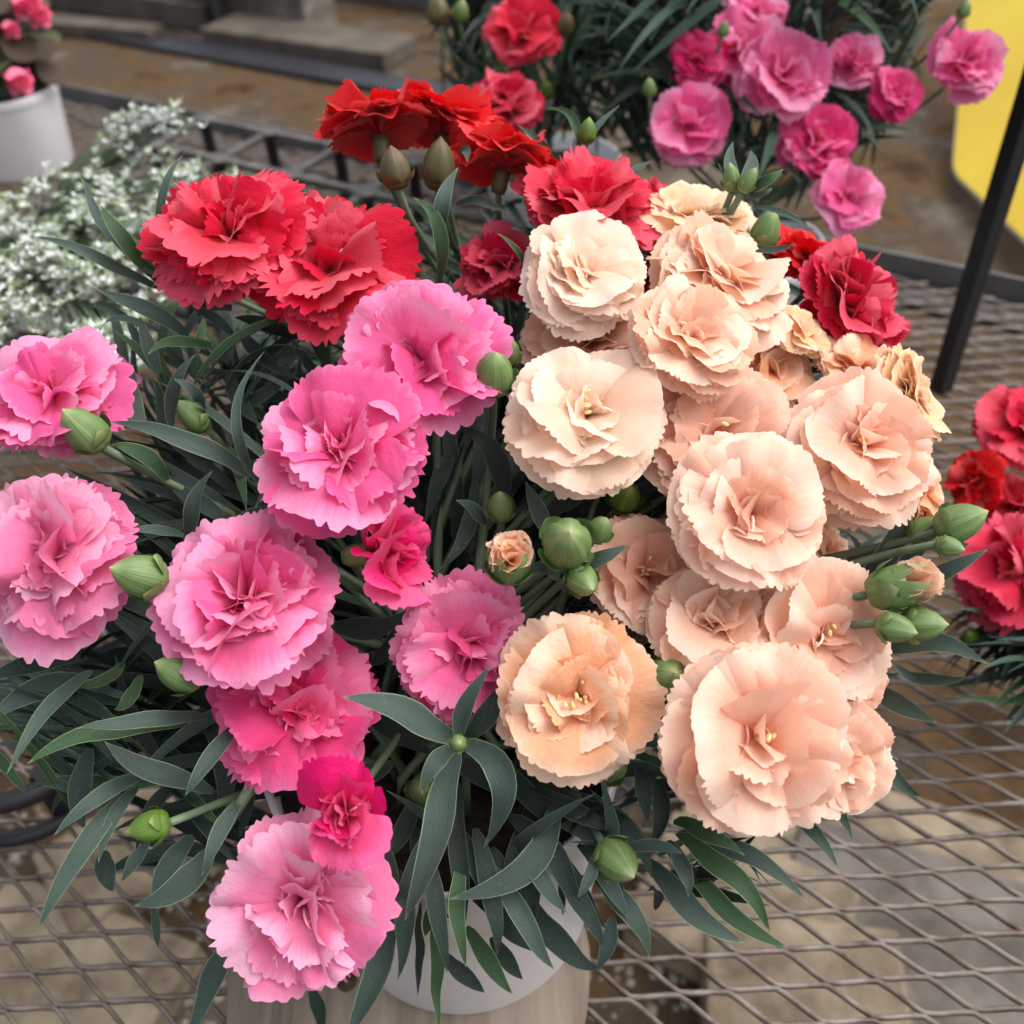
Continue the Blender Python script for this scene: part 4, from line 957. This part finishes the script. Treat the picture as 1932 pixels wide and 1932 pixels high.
for lvl, mat in ((TH, M_dust), (.012, M_dark)):
    for j in range(ny_ + 1):
        a = Vector((t0.x, t0.y, lvl)) + ty * (j * TWY / ny_); bar(tr, 'rim_bar', a, a + tx * TWX, .010, .008, mat)
    for i in range(nx_ + 1):
        a = Vector((t0.x, t0.y, lvl - .0007)) + tx * (i * TWX / nx_); bar(tr, 'cross_bar', a, a + ty * TWY, .009, .008, mat)
for i in range(nx_ + 1):
    for j in range(ny_ + 1):
        a = Vector((t0.x, t0.y, .016)) + tx * (i * TWX / nx_) + ty * (j * TWY / ny_); bar(tr, 'post', a, a + Vector((0, 0, TH - .02)), .013, .011, M_dark)
        if lvl and i < nx_ and j < ny_:
            o_ = obj('corner_web', revolve('corner_web', [(.015, 0), (.016, .0015), (.002, .002)], 12), M_dust, tr); o_.location = (a.x, a.y, TH + .002)
# second tray, its rounded corner shows by the torn mesh
tr2 = empty('plant_tray'); tag(tr2, 'black plastic plant tray with a rounded corner beside the drooping carnation leaves', 'tray', 'black plastic plant trays')
def rrim(z, inset, r, mat, nm):
    cpt = onz(128, 1590, .03); pts = []
    X0 = Vector((-.6, .8, 0)).normalized(); Y0 = Vector((-.8, -.6, 0))
    c0 = Vector((cpt.x, cpt.y, 0))
    ang = [i * math.pi / 2 / 10 for i in range(11)]; rad = .05
    fwd = Vector((.10, 1, 0)).normalized(); lft = Vector((-1, .12, 0)).normalized()
    cc = c0 + lft * (rad + inset) + fwd * .06
    pts = [cc - lft * rad + fwd * .34] + [cc + (-lft * math.cos(a) - fwd * math.sin(a)) * rad for a in ang] + [cc - fwd * rad + lft * .40]
    for p_ in pts: p_.z = z
    return rod(pts, r, tr2, nm, mat, 8)
rrim(.048, .0, .006, M_dark, 'rim_bar'); rrim(.010, .006, .005, M_dark, 'base_bar')
cpt = onz(128, 1590, .03)
for k, (dx, dy) in enumerate(((-.002, .10), (-.012, .035), (-.07, -.002), (.0, .19), (.012, .28), (-.16, .004))):
    p_ = Vector((cpt.x + dx - .004, cpt.y + dy, .008)); bar(tr2, 'post', p_, p_ + Vector((0, 0, .042)), .020, .010, M_dark)

# ------------------------------------------------------------------ black post and yellow panel
po = empty('black_post', onz(1772, 742, 0)); tag(po, 'slim square black post standing on the mesh bench before the yellow panel', 'post')
M_post = simple('post_black', (.008, .008, .009), .6, var=.2, scale=60)
PW = .0145
o = obj('tube', boxm('tube', PW, PW, .72, .0012), M_post, po); o.matrix_local = Matrix.Translation((0, 0, .36 + .004)) @ Matrix.Rotation(R_(20), 4, 'Z')
ypan = empty('yellow_panel'); tag(ypan, 'yellow panel with thin grey rim leaning behind the black post', 'panel')
M_yel = simple('yellow_sheet', (.72, .47, .03), .5, var=.2, scale=2.2, col2=(.86, .64, .05)); M_rim = simple('grey_rim', (.42, .39, .35), .5, var=.1)
BLc = at(1797, 330, 2.48); BLd = at(1985, 510, 2.05); BLc.z = max(BLc.z, GZ + .02)
TLc = at(1838, -150, 3.2); e1 = BLd - BLc; e1 = e1 / e1.length; e2 = (TLc - BLc); e2 = e2.normalized(); nn = e1.cross(e2).normalized()
def panel_mesh(name, w0, h0, th, inset):
    prof = []
    rr_ = .05 - inset * .5; 
    for cx_, cy_, a0 in ((inset + rr_, inset + rr_, 180), (w0 - inset - rr_, inset + rr_, 270), (w0 - inset - rr_, h0 - inset - rr_, 0), (inset + rr_, h0 - inset - rr_, 90)):
        for q in range(6): a = R_(a0 + q * 18); prof.append((cx_ + rr_ * math.cos(a), cy_ + rr_ * math.sin(a)))
    k = len(prof); vs = [BLc + e1 * x + e2 * y - nn * th for x, y in prof] + [BLc + e1 * x + e2 * y + nn * th for x, y in prof]
    return mesh(name, vs, [tuple(range(k)), tuple(reversed(range(k, 2 * k)))] + [(i, (i + 1) % k, k + (i + 1) % k, k + i) for i in range(k)], smooth=False)
obj('rim', panel_mesh('rim', 1.3, 1.1, .006, 0), M_rim, ypan); obj('sheet', panel_mesh('sheet', 1.3, 1.1, .0095, .012), M_yel, ypan)

# ------------------------------------------------------------------ things on the ground behind the bench
def strip(x0, y0, x1, y1, wd, h, mat, name, label, cat, group=None):
    a, b_ = onz(x0, y0, GZ), onz(x1, y1, GZ); c_ = (a + b_) / 2; d = b_ - a
    o = obj(name, boxm(name, d.length, wd, h, .008), mat); o.matrix_world = Matrix.Translation((c_.x, c_.y, GZ + h / 2 + .001)) @ Matrix.Rotation(math.atan2(d.y, d.x), 4, 'Z')
    return tag(o, label, cat, group)
strip(-60, 20, 1150, 240, .13, .02, M_dark, 'irrigation_hose', 'flat dark hose lying across the soil behind the lattice tray', 'hose')
strip(-60, 45, 300, 78, .10, .05, M_timber, 'timber_beam', 'weathered beam lying on the soil behind the begonia pot', 'beam')
strip(-80, -28, 320, 12, .12, .10, M_slab, 'timber_beam', 'pale plank lying beyond the weathered beam', 'beam')
strip(405, 22, 610, 62, .16, .26, M_slab2, 'concrete_block', 'grey concrete block standing on the soil beyond the hose', 'block')
strip(60, 8, 400, 62, .05, .10, M_timber, 'timber_beam', 'low weathered board lying before the pale plank', 'beam')
strip(420, 70, 760, 118, .22, .06, M_timber, 'timber_beam', 'wide weathered board lying before the grey concrete block', 'beam')
strip(330, -20, 420, 70, .03, .40, M_dark, 'dark_stake', 'dark stake standing beside the grey concrete block', 'stake')
strip(610, -40, 900, 5, .4, .20, M_rail, 'steel_trough', 'dark grey trough on the soil behind the small red carnations', 'trough')

rg = random.Random(90); vs, fs = [], []
for k in range(900):
    if k < 500: c_ = onz(rg.uniform(-60, 620), rg.uniform(1500, 1990), GZ)
    else: c_ = onz(rg.uniform(1080, 2000), rg.uniform(1560, 1990), GZ)
    r_ = rg.choice((.003, .004, .005, .006, .009)); o_ = len(vs); a_ = rg.uniform(0, 3); q_ = [rg.uniform(.6, 1.2) for _ in range(6)]
    c_.z = GZ + .002
    vs += [c_ + Vector((r_ * q_[i] * math.cos(a_ + i * 1.57), r_ * q_[i] * math.sin(a_ + i * 1.57), 0)) for i in range(4)] + [c_ + Vector((0, 0, r_ * q_[4])), c_ - Vector((0, 0, r_ * .4))]
    fs += [(o_ + i, o_ + (i + 1) % 4, o_ + 4) for i in range(4)] + [(o_ + (i + 1) % 4, o_ + i, o_ + 5) for i in range(4)]
tag(obj('gravel', mesh('gravel', vs, fs, smooth=False), simple('gravel_pale', (.16, .12, .085), .9, scale=40, col2=(.50, .46, .40))), 'loose pale grit scattered on the soil under the mesh', 'gravel', kind='stuff')
